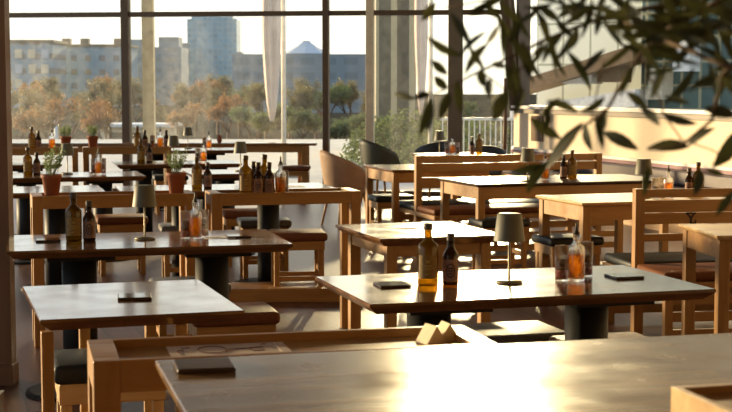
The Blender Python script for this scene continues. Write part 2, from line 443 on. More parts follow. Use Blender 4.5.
T['L5'] = table(146.5, 176, 15, 1.35, 0.76, 'pedestal table with bottles, green lamp and amber cruets behind the leaning herb pot', corner='FR', style='ped')
T['M5'] = table(270, 173.3, 14, 0.70, 0.70, 'small table with a lamp seen above the bottles of the tray stand', corner='FR', style='ped', cols=1)
T['T6'] = table(117, 165, 14, 1.25, 0.74, 'table with pair of bottles behind the right herb pot, in front of a tray stand', style='ped')
T['L6'] = table(62, 164.5, 14, 1.35, 0.66, 'bare table partly hidden by the pillar, in front of the far tray stand', corner='FR', style='ped')
T['T7'] = table(241, 150, 12, 1.35, 0.75, 'far pedestal table with a lamp and an amber cruet, before the window counter', corner='FR', style='ped')
T['R5'] = table(0, 0, 15, 0.85, 0.75, 'far table behind the slatted bench, by dark tub chairs at the window', pos=Vector((0.72, 15.95, 0)), style='ped', cols=1)

# window counter
ct = empty('window_counter', (0, 0, 0), 0, 'long high-legged wooden counter running along under the windows', 'counter')
MB().span((-5.6, 19.72, 0.715), (-0.69, 20.06, 0.75), bevel=0.004).build('counter_top', 'oak_top', ct)
MB().span((-5.55, 19.77, 0.62), (-0.84, 19.80, 0.714)).build('apron', 'oak', ct)
for x in (-0.90, -2.3, -3.8, -5.5):
    MB().span((x, 19.75, 0), (x + 0.11, 19.85, 0.714), bevel=0.004).build('leg', 'oak_upright', ct)
    MB().span((x - 0.06, 19.94, 0), (x + 0.02, 20.02, 0.714), bevel=0.004).build('leg', 'oak_upright', ct)
tag(MB().lathe([(0, 0), (0.022, 0), (0.034, 0.02), (0.036, 0.05), (0.027, 0.075), (0.033, 0.095), (0.018, 0.11), (0, 0.112)], n=18).build(
    'clay_jar', 'terracotta', loc=(atY(219.5, 141, 19.9).x, 19.9, 0.75)), 'small round brown jar standing alone on the window counter', 'jar')

# ------------------------------------------------------------------ tray stands
GC = 'wooden tray stands between the tables'
def tray_stand(px, py, ang, L, D, label, corner='FL', z=0.883):
    a = R(ang); u = Vector((math.cos(a), math.sin(a), 0))
    P = at(px, py, z); P = Vector((P.x, P.y, 0))
    if corner == 'FR': P -= u * L
    t = empty('tray_stand', P, a, label, 'stand', GC)
    w = 0.062; h = 0.075
    MB().span((w, 0, z - h), (L - w, 0.02, z), bevel=0.002).build('front_rail', 'oak', t)
    MB().span((w, D - 0.02, z - h), (L - w, D, z), bevel=0.002).build('back_rail', 'oak', t)
    for x in (0.0, L - w): MB().span((x, 0.056, z - h), (x + w, D - 0.056, z), bevel=0.002).build('end_rail', 'oak', t)
    for x in (0.0, L - w):
        for y in (0.0, D - 0.055):
            MB().span((x, y, 0), (x + w, y + 0.055, z), bevel=0.003).build('leg', 'oak_upright', t)
    MB().span((w, 0.02, z - 0.035), (L - w, D - 0.02, z - 0.020)).build('tray_floor', 'oak', t)
    return t
C = {}
C['P'] = tray_stand(93, 361.7, 13.7, 0.97, 0.29, 'near open tray stand holding a paper sheet and cream wedges behind the front table')
C['B1'] = tray_stand(32, 196.5, 15.5, 0.95, 0.30, 'tray stand with two large herb pots on it, nearest the brown pillar')
C['G'] = tray_stand(212, 193.6, 14.5, 0.91, 0.30, 'tray stand holding a row of dark labelled oil bottles, tan tub chair behind')
C['C3'] = tray_stand(78, 147.8, 12, 0.95, 0.30, 'far tray stand beside the pillar with two bottles and one herb pot', corner='FR')
C['C4'] = tray_stand(83, 147.5, 12, 0.93, 0.30, 'far tray stand with one small herb pot at its end and a cluster of bottles')
def in_tray(key, x, y): 
    t = C[key]; p = t.matrix_basis @ Vector((x, y, 0.883 - 0.0195)); return p
def tray_x(key, px, y):
    """where along a tray, at tray depth y, the picture column px falls"""
    t = C[key]; a = t.rotation_euler.z; lo, hi = -0.3, 1.4
    for _ in range(40):
        m = (lo + hi) / 2
        p = Matrix.Translation(t.location) @ Matrix.Rotation(a, 4, 'Z') @ Vector((m, y, 0))
        if CX + F * p.x / p.y < px: lo = m
        else: hi = m
    p = Matrix.Translation(t.location) @ Matrix.Rotation(a, 4, 'Z') @ Vector((lo, y, 0.883 - 0.0195))
    return p

# low beam on the floor
pb = at(228, 302.5, 0.0)
tag(MB().span((0, 0, 0), (0.98, 0.07, 0.095), bevel=0.004).span((0, 0.071, 0), (0.98, 0.42, 0.088), bevel=0.004).build('floor_plinth', 'oak', loc=(pb.x, pb.y, 0), rz=R(2)),
    'low wooden plinth lying on the floor beyond the bottle tray stand', 'plinth')

# ------------------------------------------------------------------ stools
GS = 'square upholstered stools tucked at the tables'
def make_stool(leather, wmat='oak'):
    t = empty('stool', (0, 0, 0), 0, None, 'stool', GS)
    W, D, z = 0.41, 0.36, 0.47
    c = MB().box((W / 2, D / 2, z - 0.03), (W, D, 0.06), bevel=0.022, seg=3)
    for f in c.bm.faces: f.smooth = True
    c.build('cushion', leather, t)
    MB().span((0.02, 0.02, z - 0.125), (W - 0.02, D - 0.02, z - 0.0605), bevel=0.003).build('seat_frame', wmat, t)
    for x in (0.025, W - 0.065):
        for y in (0.025, D - 0.065):
            MB().span((x, y, 0), (x + 0.04, y + 0.04, z - 0.126), bevel=0.003).build('leg', wmat + '_upright', t)
    for y in (0.035, D - 0.055): MB().span((0.066, y, 0.12), (W - 0.066, y + 0.02, 0.155)).build('stretcher', wmat, t)
    for x in (0.035, W - 0.055): MB().span((x, 0.066, 0.18), (x + 0.02, D - 0.066, 0.215)).build('stretcher', wmat, t)
    return t
stools = {'black': make_stool('leather_black'), 'brown': make_stool('leather_brown'), 'grey': make_stool('leather_grey'), 'pale': make_stool('leather_black', 'oak_pale')}
def stool(kind, px, py, ang, label, corner='FL', z=0.47):
    a = R(ang); u = Vector((math.cos(a), math.sin(a), 0)); v = Vector((-math.sin(a), math.cos(a), 0))
    P = at(px, py, z); P = Vector((P.x, P.y, 0))
    if corner[1] == 'R': P -= u * 0.41
    if corner[0] == 'B': P -= v * 0.36
    return place(stools[kind], USED, P, a, label, GS)
sx = stool('pale', 51, 364, 15, 'black stool with pale legs under the small table, next to near tray stand')
sx.location = (-1.085, 4.86, 0); sx.scale = (1, 0.97, 1.15)
stool('brown', 281, 312, 14, 'brown stool sticking out beside the small table with one pad', corner='FR')
stool('grey', 148, 277, 14, 'grey-topped stool just showing behind the small table with one pad', corner='BL')
stool('brown', 97, 218, 14, 'brown stool seen between the bottles and lamp of the pillar table')
stool('brown', 328, 233, 8, 'brown stool standing right of the black pedestal, by the tan tub chair', corner='FR')
stool('grey', 240, 221, 10, 'grey-topped stool just left of the black pedestal under the bottle tray stand')
stool('brown', 224, 212, 12, 'brown stool behind the left leg of the bottle tray stand')
stool('grey', 161, 227, 12, 'stool with sunlit end between lamp and cruets of the pillar table')
stool('brown', 279, 166.5, 0, 'brown stool at the end of the window counter')
stool('black', 154, 176, 12, 'black stool seen behind the foliage of the right large herb pot')
stool('grey', 482, 337, 16, 'stool under the long sunlit table with a cushion greyed for sun glare', corner='FL')  # black cushion, its sun glare painted as grey leather
stool('brown', 676, 345, 16, 'brown stool standing under the right end of the long sunlit table', corner='FR', z=0.47)
stool('black', 376, 196.5, 15, 'black stool under the table beside the green tub chair')
stool('black', 482, 221, 14, 'black stool behind the lamp shade of the long sunlit table')
stool('black', 493, 196.5, 14, 'black stool beyond the long dark glossy table')
stool('black', 551, 238.5, 16, 'black stool with shiny top behind the red chili cruet')

# ------------------------------------------------------------------ benches
GB = 'slatted double benches'
def bench(px, py, ang, L, label, front=0.5, back=0.5, mark=False, zb=0.90):
    a = R(ang)
    P = at(px, py, 0.45); t = empty('slatted_bench', (P.x, P.y, 0), a, label, 'bench', GB)
    w = 0.06
    for x in (0.0, L - w): MB().span((x, -0.03, 0), (x + w, 0.03, zb), bevel=0.003).build('post', 'oak_upright', t)
    for z0, z1 in (((zb - 0.055, zb - 0.003), (zb - 0.143, zb - 0.07), (zb - 0.215, zb - 0.147), (zb - 0.32, zb - 0.275)) if mark else ((zb - 0.064, zb - 0.003), (zb - 0.150, zb - 0.074), (zb - 0.30, zb - 0.20))):
        MB().span((w, -0.012, z0), (L - w, 0.012, z1), bevel=0.002).build('back_slat', 'oak', t)
    for y0, y1 in ((-front, -0.032), (0.032, back)):
        MB().span((0.0, y0, 0.355), (L, y1, 0.395), bevel=0.003).build('seat', 'oak', t)
        n = 1
        c = MB().span((0.004, y0 + 0.01, 0.396), (L - 0.004, y1 - 0.005, 0.45), bevel=0.018)
        for f in c.bm.faces: f.smooth = True
        c.build('cushion', 'leather_black' if y0 > 0 else 'leather_brown', t)
    for y in (-front + 0.03, back - 0.055):
        for x in (0.02, L - 0.07): MB().span((x, y, 0), (x + 0.05, y + 0.045, 0.354), bevel=0.003).build('leg', 'oak_upright', t)
        for z0 in (0.06, 0.16, 0.26): MB().span((0.07, y + 0.01, z0), (L - 0.07, y + 0.03, z0 + 0.055)).build('base_slat', 'oak', t)
    if mark:
        m = MB(); x0 = 0.36; z0 = zb - 0.185; y = -0.0135
        m.box((x0 - 0.016, y, z0 + 0.022), (0.012, 0.002, 0.04), ry=R(-40)).box((x0 + 0.014, y, z0 + 0.022), (0.012, 0.002, 0.04), ry=R(40))
        m.box((x0, y, z0 + 0.034), (0.066, 0.002, 0.010)).box((x0, y, z0 - 0.008), (0.013, 0.002, 0.05)).box((x0 + 0.017, y, z0 - 0.028), (0.035, 0.002, 0.012)).box((x0 + 0.03, y, z0 - 0.018), (0.009, 0.002, 0.022))
        m.build('emblem', 'burnt_mark', t)
    return t
bench(415, 205.2, 17, 1.85, 'slatted double bench with low brown back before the window tub chairs', front=0.52, back=0.62)
bench(633, 263, 10, 1.6, 'slatted bench with a dark branched emblem burnt into its back', front=0.5, back=0.55, mark=True)

# ------------------------------------------------------------------ tub chairs
def tub_chair(loc, rz, label, mat, hb=0.80, ha=0.62, r=0.29):
    t = empty('tub_chair', loc, rz, label, 'chair', 'rounded tub chairs by the window')
    mb = MB(); bm = mb.bm; N = 28; K = 7; th = 0.02
    rows = []
    for i in range(N + 1):
        th_a = R(-118 + 236 * i / N)
        k = abs(-118 + 236 * i / N) / 118
        top = hb - (hb - ha) * (k ** 1.5) - (0.10 * max(0, (k - 0.85) / 0.15) ** 2)
        colm = []
        for j in range(K + 1):
            f = j / K; z = 0.40 + (top - 0.40) * f
            rr = r * (0.80 + 0.24 * f ** 0.7)
            colm.append((math.sin(th_a) * rr, -math.cos(th_a) * rr, z))
        rows.append(colm)
    V = [[bm.verts.new(p) for p in c] for c in rows]
    W = [[bm.verts.new((p[0] * (1 - th / r), p[1] * (1 - th / r), p[2] - (0.006 if j == K else 0))) for j, p in enumerate(c)] for c in rows]
    for i in range(N):
        for j in range(K):
            bm.faces.new((V[i][j], V[i + 1][j], V[i + 1][j + 1], V[i][j + 1])).smooth = True
            bm.faces.new((W[i][j], W[i][j + 1], W[i + 1][j + 1], W[i + 1][j])).smooth = True
        bm.faces.new((V[i][K], V[i + 1][K], W[i + 1][K], W[i][K])).smooth = True
        bm.faces.new((V[i][0], W[i][0], W[i + 1][0], V[i + 1][0]))
    for i in (0, N):
        for j in range(K): bm.faces.new((V[i][j], V[i][j + 1], W[i][j + 1], W[i][j]))
    mb.build('shell', mat, t)
    s = MB().lathe([(0, 0.36), (0.19, 0.36), (0.215, 0.39), (0.215, 0.43), (0.19, 0.455), (0, 0.46)], n=28)
    s.build('seat', mat, t)
    for x, y in ((0.17, 0.16), (-0.17, 0.16), (0.17, -0.16), (-0.17, -0.16)):
        MB().tube([(x * 1.22, y * 1.22, 0), (x * 0.85, y * 0.85, 0.365)], [0.011, 0.018], n=10).build('leg', 'oak_upright', t)
    return t
p1 = atY(346, 200, 15.55); tub_chair((p1.x, 15.55, 0), R(-62), 'tan tub chair on thin wooden legs behind the bottle tray stand', 'shell_tan', hb=0.84, ha=0.60, r=0.28)
p2 = atY(381, 160, 17.9); tub_chair((p2.x, 17.9, 0), R(-60), 'dark green tub chair by the pale window post', 'shell_green', hb=0.88, ha=0.66, r=0.27)
p3 = atY(436, 160, 18.3); tub_chair((p3.x, 18.3, 0), R(150), 'black tub chair behind the small far lamp', 'shell_dark', hb=0.83, ha=0.68, r=0.27)
p4 = atY(484, 160, 18.75); tub_chair((p4.x, 18.5, 0), R(170), 'low black tub chair behind the far bottle pair', 'shell_dark', hb=0.76, ha=0.62, r=0.26)

# ------------------------------------------------------------------ bottles
GBo = 'olive oil and vinegar bottles'
def bottle_proto(name, prof, cap, glass, lab, z0, z1, r, rose):
    t = empty(name, (0, 0, 0), 0, None, 'bottle', GBo)
    MB().lathe(prof, n=26).build('glass', glass, t)
    MB().lathe(cap, n=18).build('cap', 'cap_dark', t)
    mb = MB(); bm = mb.bm; n = 14; span = R(118)
    g = []
    for i in range(n + 1):
        a = -math.pi / 2 - span / 2 + span * i / n
        g.append([bm.verts.new((math.cos(a) * (r + 0.0008), math.sin(a) * (r + 0.0008), z)) for z in (z0, z1)])
    for i in range(n): bm.faces.new((g[i][0], g[i + 1][0], g[i + 1][1], g[i][1])).smooth = True
    l = mb.build('label_sheet', lab, t)
    mk = MB(); bm = mk.bm
    def strip(u0, u1, zz0, zz1):
        k = 4; q = []
        for i in range(k + 1):
            a = -math.pi / 2 + (u0 + (u1 - u0) * i / k) / r
            q.append([bm.verts.new((math.cos(a) * (r + 0.0016), math.sin(a) * (r + 0.0016), z)) for z in (zz0, zz1)])
        for i in range(k): bm.faces.new((q[i][0], q[i + 1][0], q[i + 1][1], q[i][1]))
    zc = (z0 + z1) / 2
    if rose:                                            # oval emblem on the label
        ra, rb, wd = 0.017, 0.028, 0.0042; k = 28; A = []
        for i in range(k):
            p = 2 * math.pi * i / k
            pr = []
            for s in (0, wd):
                uu, zz = (ra - s) * math.cos(p), zc + (rb - s) * math.sin(p)
                a = -math.pi / 2 + uu / r
                pr.append(bm.verts.new((math.cos(a) * (r + 0.0016), math.sin(a) * (r + 0.0016), zz)))
            A.append(pr)
        for i in range(k): bm.faces.new((A[i][0], A[(i + 1) % k][0], A[(i + 1) % k][1], A[i][1]))
        strip(-0.009, 0.009, zc + 0.006, zc + 0.012); strip(-0.010, 0.010, zc - 0.003, zc + 0.002); strip(-0.006, 0.006, zc - 0.013, zc - 0.008)
        mk.build('label_emblem', 'label_ink', l)
    else:
        strip(-0.008, 0.008, zc + 0.016, zc + 0.026); strip(-0.014, 0.014, zc + 0.003, zc + 0.008); strip(-0.010, 0.010, zc - 0.008, zc - 0.004); strip(-0.012, 0.002, zc - 0.03, zc - 0.026)
        mk.build('label_print', 'label_mark', l)
    return t
big = bottle_proto('oil_bottle',
    [(0, 0), (0.036, 0), (0.0395, 0.004), (0.0395, 0.145), (0.037, 0.155), (0.028, 0.165), (0.018, 0.174), (0.0145, 0.183), (0.0140, 0.212), (0, 0.212)],
    [(0, 0.2125), (0.0165, 0.2125), (0.017, 0.216), (0.017, 0.236), (0.0155, 0.239), (0, 0.239)], 'glass_amber', 'label_gold', 0.028, 0.118, 0.0395, False)
small = bottle_proto('vinegar_bottle',
    [(0, 0), (0.028, 0), (0.0310, 0.004), (0.0310, 0.108), (0.029, 0.117), (0.022, 0.130), (0.0155, 0.142), (0.0135, 0.152), (0.0130, 0.166), (0, 0.166)],
    [(0, 0.1665), (0.0150, 0.1665), (0.0155, 0.170), (0.0155, 0.194), (0.014, 0.197), (0, 0.197)], 'glass_brown', 'label_rose', 0.014, 0.098, 0.0310, True)
def bottle(kind, p, label, rz=0.0):
    a = math.atan2(-p.x, p.y)
    return place(big if kind == 'B' else small, USED, p, a + rz, label, GBo)
def on(px, py, z=0.75): return at(px, py, z + 0.0005)
bottle('B', on(428, 285.0), 'tall amber bottle with gold label on the long sunlit table')
bottle('S', on(450.5, 284.2), 'dark bottle with oval rose label on the long sunlit table')
bottle('B', on(74, 240.8), 'tall amber bottle on the pillar table, nearest the lens of that table')
bottle('S', on(89.5, 240.4), 'dark bottle with oval label on the pillar table')
bottle('B', on(28, 174.8), 'amber bottle left of the green lamp on the table by the pillar')
bottle('S', on(37, 174.6), 'small dark bottle left of the green lamp on the table by the pillar')
bottle('B', on(141, 162.2), 'amber bottle on the table in front of the far bottle cluster')
bottle('S', on(149.5, 162.2), 'small brown bottle on the table in front of the far bottle cluster')
bottle('B', on(197, 188.3), 'amber bottle beside the right large herb pot')
bottle('S', on(207.8, 188.3), 'brown oval-label bottle beside the left end of the bottle tray stand')
bottle('B', tray_x('G', 245.5, 0.10), 'gold-labelled bottle, first in the row of the bottle tray stand')
bottle('S', tray_x('G', 258, 0.09), 'oval-label bottle next to the gold-labelled one in the tray stand row')
bottle('S', tray_x('G', 269, 0.09), 'oval-label bottle next to the chili cruet in the tray stand row')
bottle('S', tray_x('G', 253.5, 0.20), 'dark bottle half hidden behind the gold-labelled bottle in the tray stand')
bottle('B', tray_x('G', 264.5, 0.20), 'amber bottle hidden behind the two oval-label bottles of the tray stand')
bottle('B', tray_x('C3', 32, 0.15), 'amber bottle in the far tray stand beside the pillar')
bottle('S', tray_x('C3', 38.5, 0.15), 'small dark bottle in the far tray stand beside the pillar')
bottle('B', tray_x('C4', 137.5, 0.15), 'amber bottle in the far cluster, tallest of that tray')
bottle('S', tray_x('C4', 145, 0.17), 'dark bottle next to the tall amber one in the far cluster')
bottle('S', tray_x('C4', 166.5, 0.14), 'small brown bottle at the end of the far cluster')
bottle('S', on(563.5, 178.3), 'smaller dark bottle of the pair on the long dark glossy table')
bottle('B', on(572.0, 178.3), 'taller amber bottle of the pair on the long dark glossy table')
q1 = atY(689, 190, 9.95); bottle('S', Vector((q1.x, 9.95, 0.7505)), 'dark bottle behind the back of the emblem bench')
q2 = atY(698, 190, 9.95); bottle('B', Vector((q2.x, 9.95, 0.7505)), 'amber bottle behind the back of the emblem bench')
q3 = atY(472, 150, 16.45); bottle('S', Vector((q3.x, 16.45, 0.7505)), 'small bottle of the far pair in front of the sunlit window')
q4 = atY(479, 150, 16.45); bottle('B', Vector((q4.x, 16.45, 0.7505)), 'amber bottle of the far pair in front of the sunlit window')

# ------------------------------------------------------------------ cruets
GJ = 'glass cruets on the tables'
def glass_cup(t, r, h, th=0.003):
    MB().lathe([(0, 0.0), (r * 0.9, 0.0), (r, 0.005), (r * 1.06, h), (r * 1.06 - th, h), (r - th, 0.008), (0, 0.008)], n=20).build('glass', 'glass_clear', t)
def make_oil():
    t = empty('chili_oil_cruet', (0, 0, 0), 0, None, 'cruet', GJ)
    MB().lathe([(0, 0), (0.032, 0), (0.034, 0.006), (0.034, 0.125), (0.030, 0.138), (0.014, 0.150), (0.013, 0.172), (0.018, 0.176), (0.018, 0.182), (0.010, 0.182), (0.009, 0.150), (0.026, 0.134), (0.0305, 0.124), (0.0305, 0.012), (0, 0.012)], n=22).build('glass', 'glass_clear', t)
    MB().lathe([(0, 0.0125), (0.0298, 0.0125), (0.0298, 0.105), (0, 0.105)], n=20).build('oil', 'chili_oil', t)
    MB().lathe([(0, 0.1835), (0.013, 0.1835), (0.012, 0.193), (0.006, 0.200), (0.0045, 0.226), (0.0025, 0.232), (0, 0.232)], n=14).build('pourer', 'dark_metal', t)
    return t
def make_jar():
    t = empty('vinegar_jar', (0, 0, 0), 0, None, 'cruet', GJ)
    glass_cup(t, 0.026, 0.140)
    MB().lathe([(0, 0.0085), (0.0190, 0.0085), (0.0192, 0.045), (0, 0.045)], n=18).build('red_layer', 'red_salt', t)
    MB().lathe([(0, 0.0455), (0.0192, 0.0455), (0.0194, 0.085), (0, 0.085)], n=18).build('vinegar', 'vinegar', t)
    MB().lathe([(0, 0.0925), (0.0150, 0.0925), (0.016, 0.108), (0.009, 0.122), (0.010, 0.134), (0.013, 0.139), (0.011, 0.1425), (0, 0.143)], n=16).build('stopper', 'glass_clear', t)
    return t
oil, jar = make_oil(), make_jar()
def cruet(kind, p, label): return place(oil if kind == 'O' else jar, USED, p, random.uniform(0, 6), label, GJ)
def cruet_set(c, s, where, oil_off=(0.012, -0.004)):
    cruet('O', c + Vector((0.0, -0.006, 0)), 'orange chili oil cruet with pourer ' + where)
    return
cruet('J', on(561.5, 281.0), 'dark and red layered glass jar left of the chili cruet on the long sunlit table')
cruet('O', on(576, 281.0), 'orange chili oil cruet with pourer on the long sunlit table')
cruet('J', on(586, 276.5), 'glass jar hidden behind the chili cruet on the long sunlit table')
cruet('J', on(186, 238.6), 'dark glass jar on the lamp side of the chili cruet on the pillar table')
cruet('O', on(195.5, 238.8), 'glowing orange chili oil cruet on the pillar table')
cruet('J', on(203.6, 237.2), 'glass jar on the far side of the chili cruet on the pillar table')
cruet('J', on(94, 174.4), 'glass jar left of the amber cruet, on the table with the green lamp')
cruet('O', on(98.5, 174.6), 'amber cruet on the table with the green lamp')
cruet('J', on(103.2, 174.2), 'glass jar right of the amber cruet, on the table with the green lamp')
cruet('O', tray_x('G', 280.5, 0.08), 'orange chili cruet at the end of the tray stand bottle row')
cruet('J', tray_x('G', 284, 0.19), 'glass jar behind the chili cruet in the bottle tray stand')
cruet('O', on(203.5, 162.4), 'amber cruet standing above the amber bottle by the right large herb pot')
cruet('J', on(197.8, 161.6), 'glass jar behind the neck of the amber bottle by the right large herb pot')
cruet('O', on(209, 149.2), 'amber cruet on the far table before the window counter')
cruet('J', on(204.6, 148.8), 'glass jar on the far table before the window counter')
cruet('O', tray_x('C3', 52, 0.14), 'orange cruet in the far tray stand beside the pillar')
cruet('J', tray_x('C4', 152.5, 0.12), 'glass jar next to the dark bottle in the far cluster')
cruet('O', tray_x('C4', 160.3, 0.16), 'tall clear cruet in the far cluster, before its last bottle')
for px, y, k, l in ((447, 16.3, 'J', 'glass jar next to the small far lamp, in front of a black tub chair'), (452.5, 16.3, 'O', 'cruet with pourer between two jars by the small far lamp'),
                    (457.5, 16.3, 'J', 'glass jar on the side of the far bottle pair, by the small far lamp')):
    q = atY(px, 150, y); cruet(k, Vector((q.x, y, 0.7505)), l)
for px, y, k, l in ((656, 9.72, 'J', 'clear jar nearest the grey lamp behind the emblem bench'), (663, 9.80, 'J', 'middle glass jar behind the emblem bench'),
                    (669, 9.74, 'O', 'cruet with pourer behind the emblem bench')):
    q = atY(px, 150, y); cruet(k, Vector((q.x, y, 0.7505)), l)
cruet('O', on(545, 180.0), 'cruet beside the lamp on the long dark glossy table, behind an olive leaf')

# ------------------------------------------------------------------ lamps
GL = 'cordless table lamps'
def make_lamp():
    t = empty('table_lamp', (0, 0, 0), 0, None, 'lamp', GL)
    MB().lathe([(0, 0), (0.05, 0), (0.052, 0.004), (0.05, 0.009), (0.012, 0.012), (0, 0.012)], n=28).build('base', 'lamp_stem', t)
    MB().lathe([(0, 0.0125), (0.0055, 0.0125), (0.005, 0.02), (0.0045, 0.24), (0, 0.24)], n=12).build('stem', 'lamp_stem', t)
    MB().lathe([(0.0615, 0.165), (0.0475, 0.268), (0.044, 0.271), (0.0, 0.271), (0.0, 0.267), (0.0445, 0.266), (0.0585, 0.165), (0.0615, 0.165)], n=36).build('shade', 'lamp_shade', t)
    return t
lamp = make_lamp()
def lampat(p, label): return place(lamp, USED, p, 0, label, GL)
lampat(on(509, 283.0), 'khaki table lamp with thin stem on the long sunlit table')
lampat(on(145, 239.2), 'khaki table lamp standing on the pillar table')
lampat(on(67.5, 174.2), 'dark green table lamp behind the left large herb pot')
lampat(on(173.5, 161.6), 'table lamp whose shade shows above the right large herb pot')
lampat(on(188, 148.6), 'highest far table lamp, standing out against the window')
lampat(on(240.5, 171.2), 'table lamp behind the first bottle of the tray stand row')
lampat(on(527.5, 181.6), 'grey table lamp on the long dark glossy table, half behind olive leaves')
q = atY(644, 150, 9.75); lampat(Vector((q.x, 9.75, 0.7505)), 'grey-green table lamp behind the end post of the emblem bench')
q = atY(439.5, 150, 16.35); lampat(Vector((q.x, 16.35, 0.7505)), 'small far lamp in front of a black tub chair')

# ------------------------------------------------------------------ herb pots
GH = 'terracotta herb pots'
def make_herb(seed, wide, tall, lean):
    rnd = random.Random(seed)
    t = empty('potted_herb', (0, 0, 0), 0, None, 'plant', GH)
    MB().lathe([(0, 0), (0.038, 0), (0.041, 0.003), (0.055, 0.112), (0.060, 0.113), (0.062, 0.136), (0.055, 0.136), (0.053, 0.120), (0, 0.120)], n=30).build('pot', 'terracotta', t)
    MB().lathe([(0, 0.1205), (0.0525, 0.1205), (0.03, 0.127), (0, 0.129)], n=20).build('soil', 'soil', t)
    mb = MB(); bm = mb.bm
    for s in range(26):
        a = rnd.uniform(0, 2 * math.pi); rr = rnd.uniform(0.0, 0.03)
        b = Vector((math.cos(a) * rr, math.sin(a) * rr, 0.125))
        h = tall * rnd.uniform(0.45, 1.0); out_ = wide * rnd.uniform(0.1, 1.0)
        tip = b + Vector((math.cos(a) * out_ + lean * h, math.sin(a) * out_, h))
        mid = (b + tip) / 2 + Vector((math.cos(a) * 0.01, math.sin(a) * 0.01, 0.012))
        pts = [b, mid, tip]
        mb.tube(pts, [0.0016, 0.0012, 0.0007], n=4)
        n = int(11 + 16 * h / 0.2)
        for k in range(n):
            f = 0.22 + 0.78 * k / n
            p = (b.lerp(mid, f * 2) if f < 0.5 else mid.lerp(tip, f * 2 - 1))
            d = Vector((rnd.uniform(-1, 1), rnd.uniform(-1, 1), rnd.uniform(0.1, 1.1))).normalized()
            sd = d.cross(Vector((rnd.uniform(-1, 1), rnd.uniform(-1, 1), rnd.uniform(-1, 1)))).normalized() * 0.0028
            ln = rnd.uniform(0.014, 0.026)
            vs = [bm.verts.new(p), bm.verts.new(p + d * ln * 0.5 + sd), bm.verts.new(p + d * ln), bm.verts.new(p + d * ln * 0.5 - sd)]
            bm.faces.new(vs)
    mb.build('foliage', 'herb_leaf', t)
    return t
h1 = make_herb(3, 0.055, 0.19, 0.22); h2 = make_herb(5, 0.07, 0.165, 0.0); h3 = make_herb(8, 0.05, 0.13, 0.0)
def stand_on(key, px, y=0.15):
    p = tray_x(key, px, y); p.z = 0.8835; return p
pA = tray_x('B1', 51, 0.15); pB = tray_x('B1', 176, 0.15)
place(h1, USED, pA, 0, 'large herb pot with leaning sprigs near the pillar', GH)
place(h2, USED, pB, 1, 'large bushy herb pot beside an amber bottle', GH)
place(h3, USED, tray_x('C3', 66, 0.15), 2, 'small far herb pot above the green lamp', GH)
place(h3, USED, tray_x('C4', 93, 0.15), 4, 'small far herb pot in front of the white kiosk', GH)
for o in bpy.data.objects:
    if o.get('group') == GH: o.location.z = 0.864
# ------------------------------------------------------------------ pads, papers, wedges, caddy
GP = 'square dark-topped table pads'
def make_pad():
    t = empty('table_pad', (0, 0, 0), 0, None, 'pad', GP)
    MB().span((-0.06, -0.06, 0), (0.06, 0.06, 0.008), bevel=0.002).build('block', 'oak_top_dark', t)
    MB().span((-0.056, -0.056, 0.0083), (0.056, 0.056, 0.0095)).build('dark_plate', 'slate', t)
    return t
pad = make_pad()
place(pad, USED, on(204, 367.5, 0.92), R(12), 'dark square pad on the corner of the large worn front table', GP)
place(pad, USED, on(134.5, 297.8), R(10), 'square pad, the only thing on the small bare table', GP)
place(pad, USED, on(48, 240.8), R(14), 'square pad at the pillar end of the pillar table', GP)
place(pad, USED, on(238, 236.8), R(14), 'square pad near the free corner of the pillar table', GP)
place(pad, USED, on(392, 285.8), R(14), 'square pad beside the amber bottle on the long sunlit table', GP)
place(pad, USED, on(624, 277.2), R(16), 'square pad at the corner of the long sunlit table beyond the chili cruet', GP)
tag(MB().span((-0.075, -0.055, 0), (0.075, 0.055, 0.0012)).build('reflection_sheet', 'paper_white', loc=on(219, 237.6), rz=R(14)), 'white sheet standing for a bright table reflection beside the chili cruet on the pillar table', 'white_sheet')  # white sheet added in place of a bright reflection on the table
for px, py, z, sx, sy, l in ((290, 186.5, 0.75, 0.22, 0.16, 'white sheet on the long table behind the bottle tray stand'),):
    tag(MB().span((-sx / 2, -sy / 2, 0), (sx / 2, sy / 2, 0.0012)).build('paper_menu', 'paper_white', loc=on(px, py, z), rz=R(14)), l, 'menu')
# sheet in the near tray with loops drawn on it
zt = 0.883 - 0.0195
ps = at(231, 350.5, zt)
sh = empty('drawing_sheet', (ps.x, ps.y, zt), R(14), 'pinkish paper sheet with drawn loops lying in the near tray', 'paper')
MB().span((-0.15, -0.085, 0), (0.115, 0.085, 0.001)).span((0.116, -0.07, 0), (0.14, 0.075, 0.0022)).build('sheet', 'paper', sh)
def loop(cx, cy, rx, ry, a0=0, a1=360):
    MB().tube([(cx + rx * math.cos(R(a0 + (a1 - a0) * i / 40)), cy + ry * math.sin(R(a0 + (a1 - a0) * i / 40)), 0.0024) for i in range(41)], 0.0011, n=4).build('drawn_loop', 'ink', sh)
loop(-0.045, 0.01, 0.035, 0.045); loop(0.02, -0.02, 0.035, 0.03, 20, 200); loop(-0.12, -0.01, 0.012, 0.03, 0, 270)
for x, y, w in ((0.065, 0.02, 0.035), (0.065, -0.02, 0.03), (0.09, 0.06, 0.015), (-0.105, 0.05, 0.02)):
    MB().box((x, y, 0.0018), (w, 0.007, 0.001), rz=0.2).build('printed_line', 'ink', sh)
for k, (px, py, l) in enumerate(((437, 344, 'cream wedge block in the near tray, first from the paper sheet'), (450, 341.5, 'second cream wedge block in the near tray, at its end rim'))):
    p = at(px, py, zt)
    w = MB(); w.poly([(-0.03, 0, 0), (0.03, 0, 0), (0.0, 0, 0.045)], th=(0, 0.055, 0))
    tag(w.build('wedge_block', 'cream_block', loc=(p.x, p.y, zt + 0.0003), rz=R(30 - 10 * k)), l, 'block', 'cream wedge blocks in the near tray')
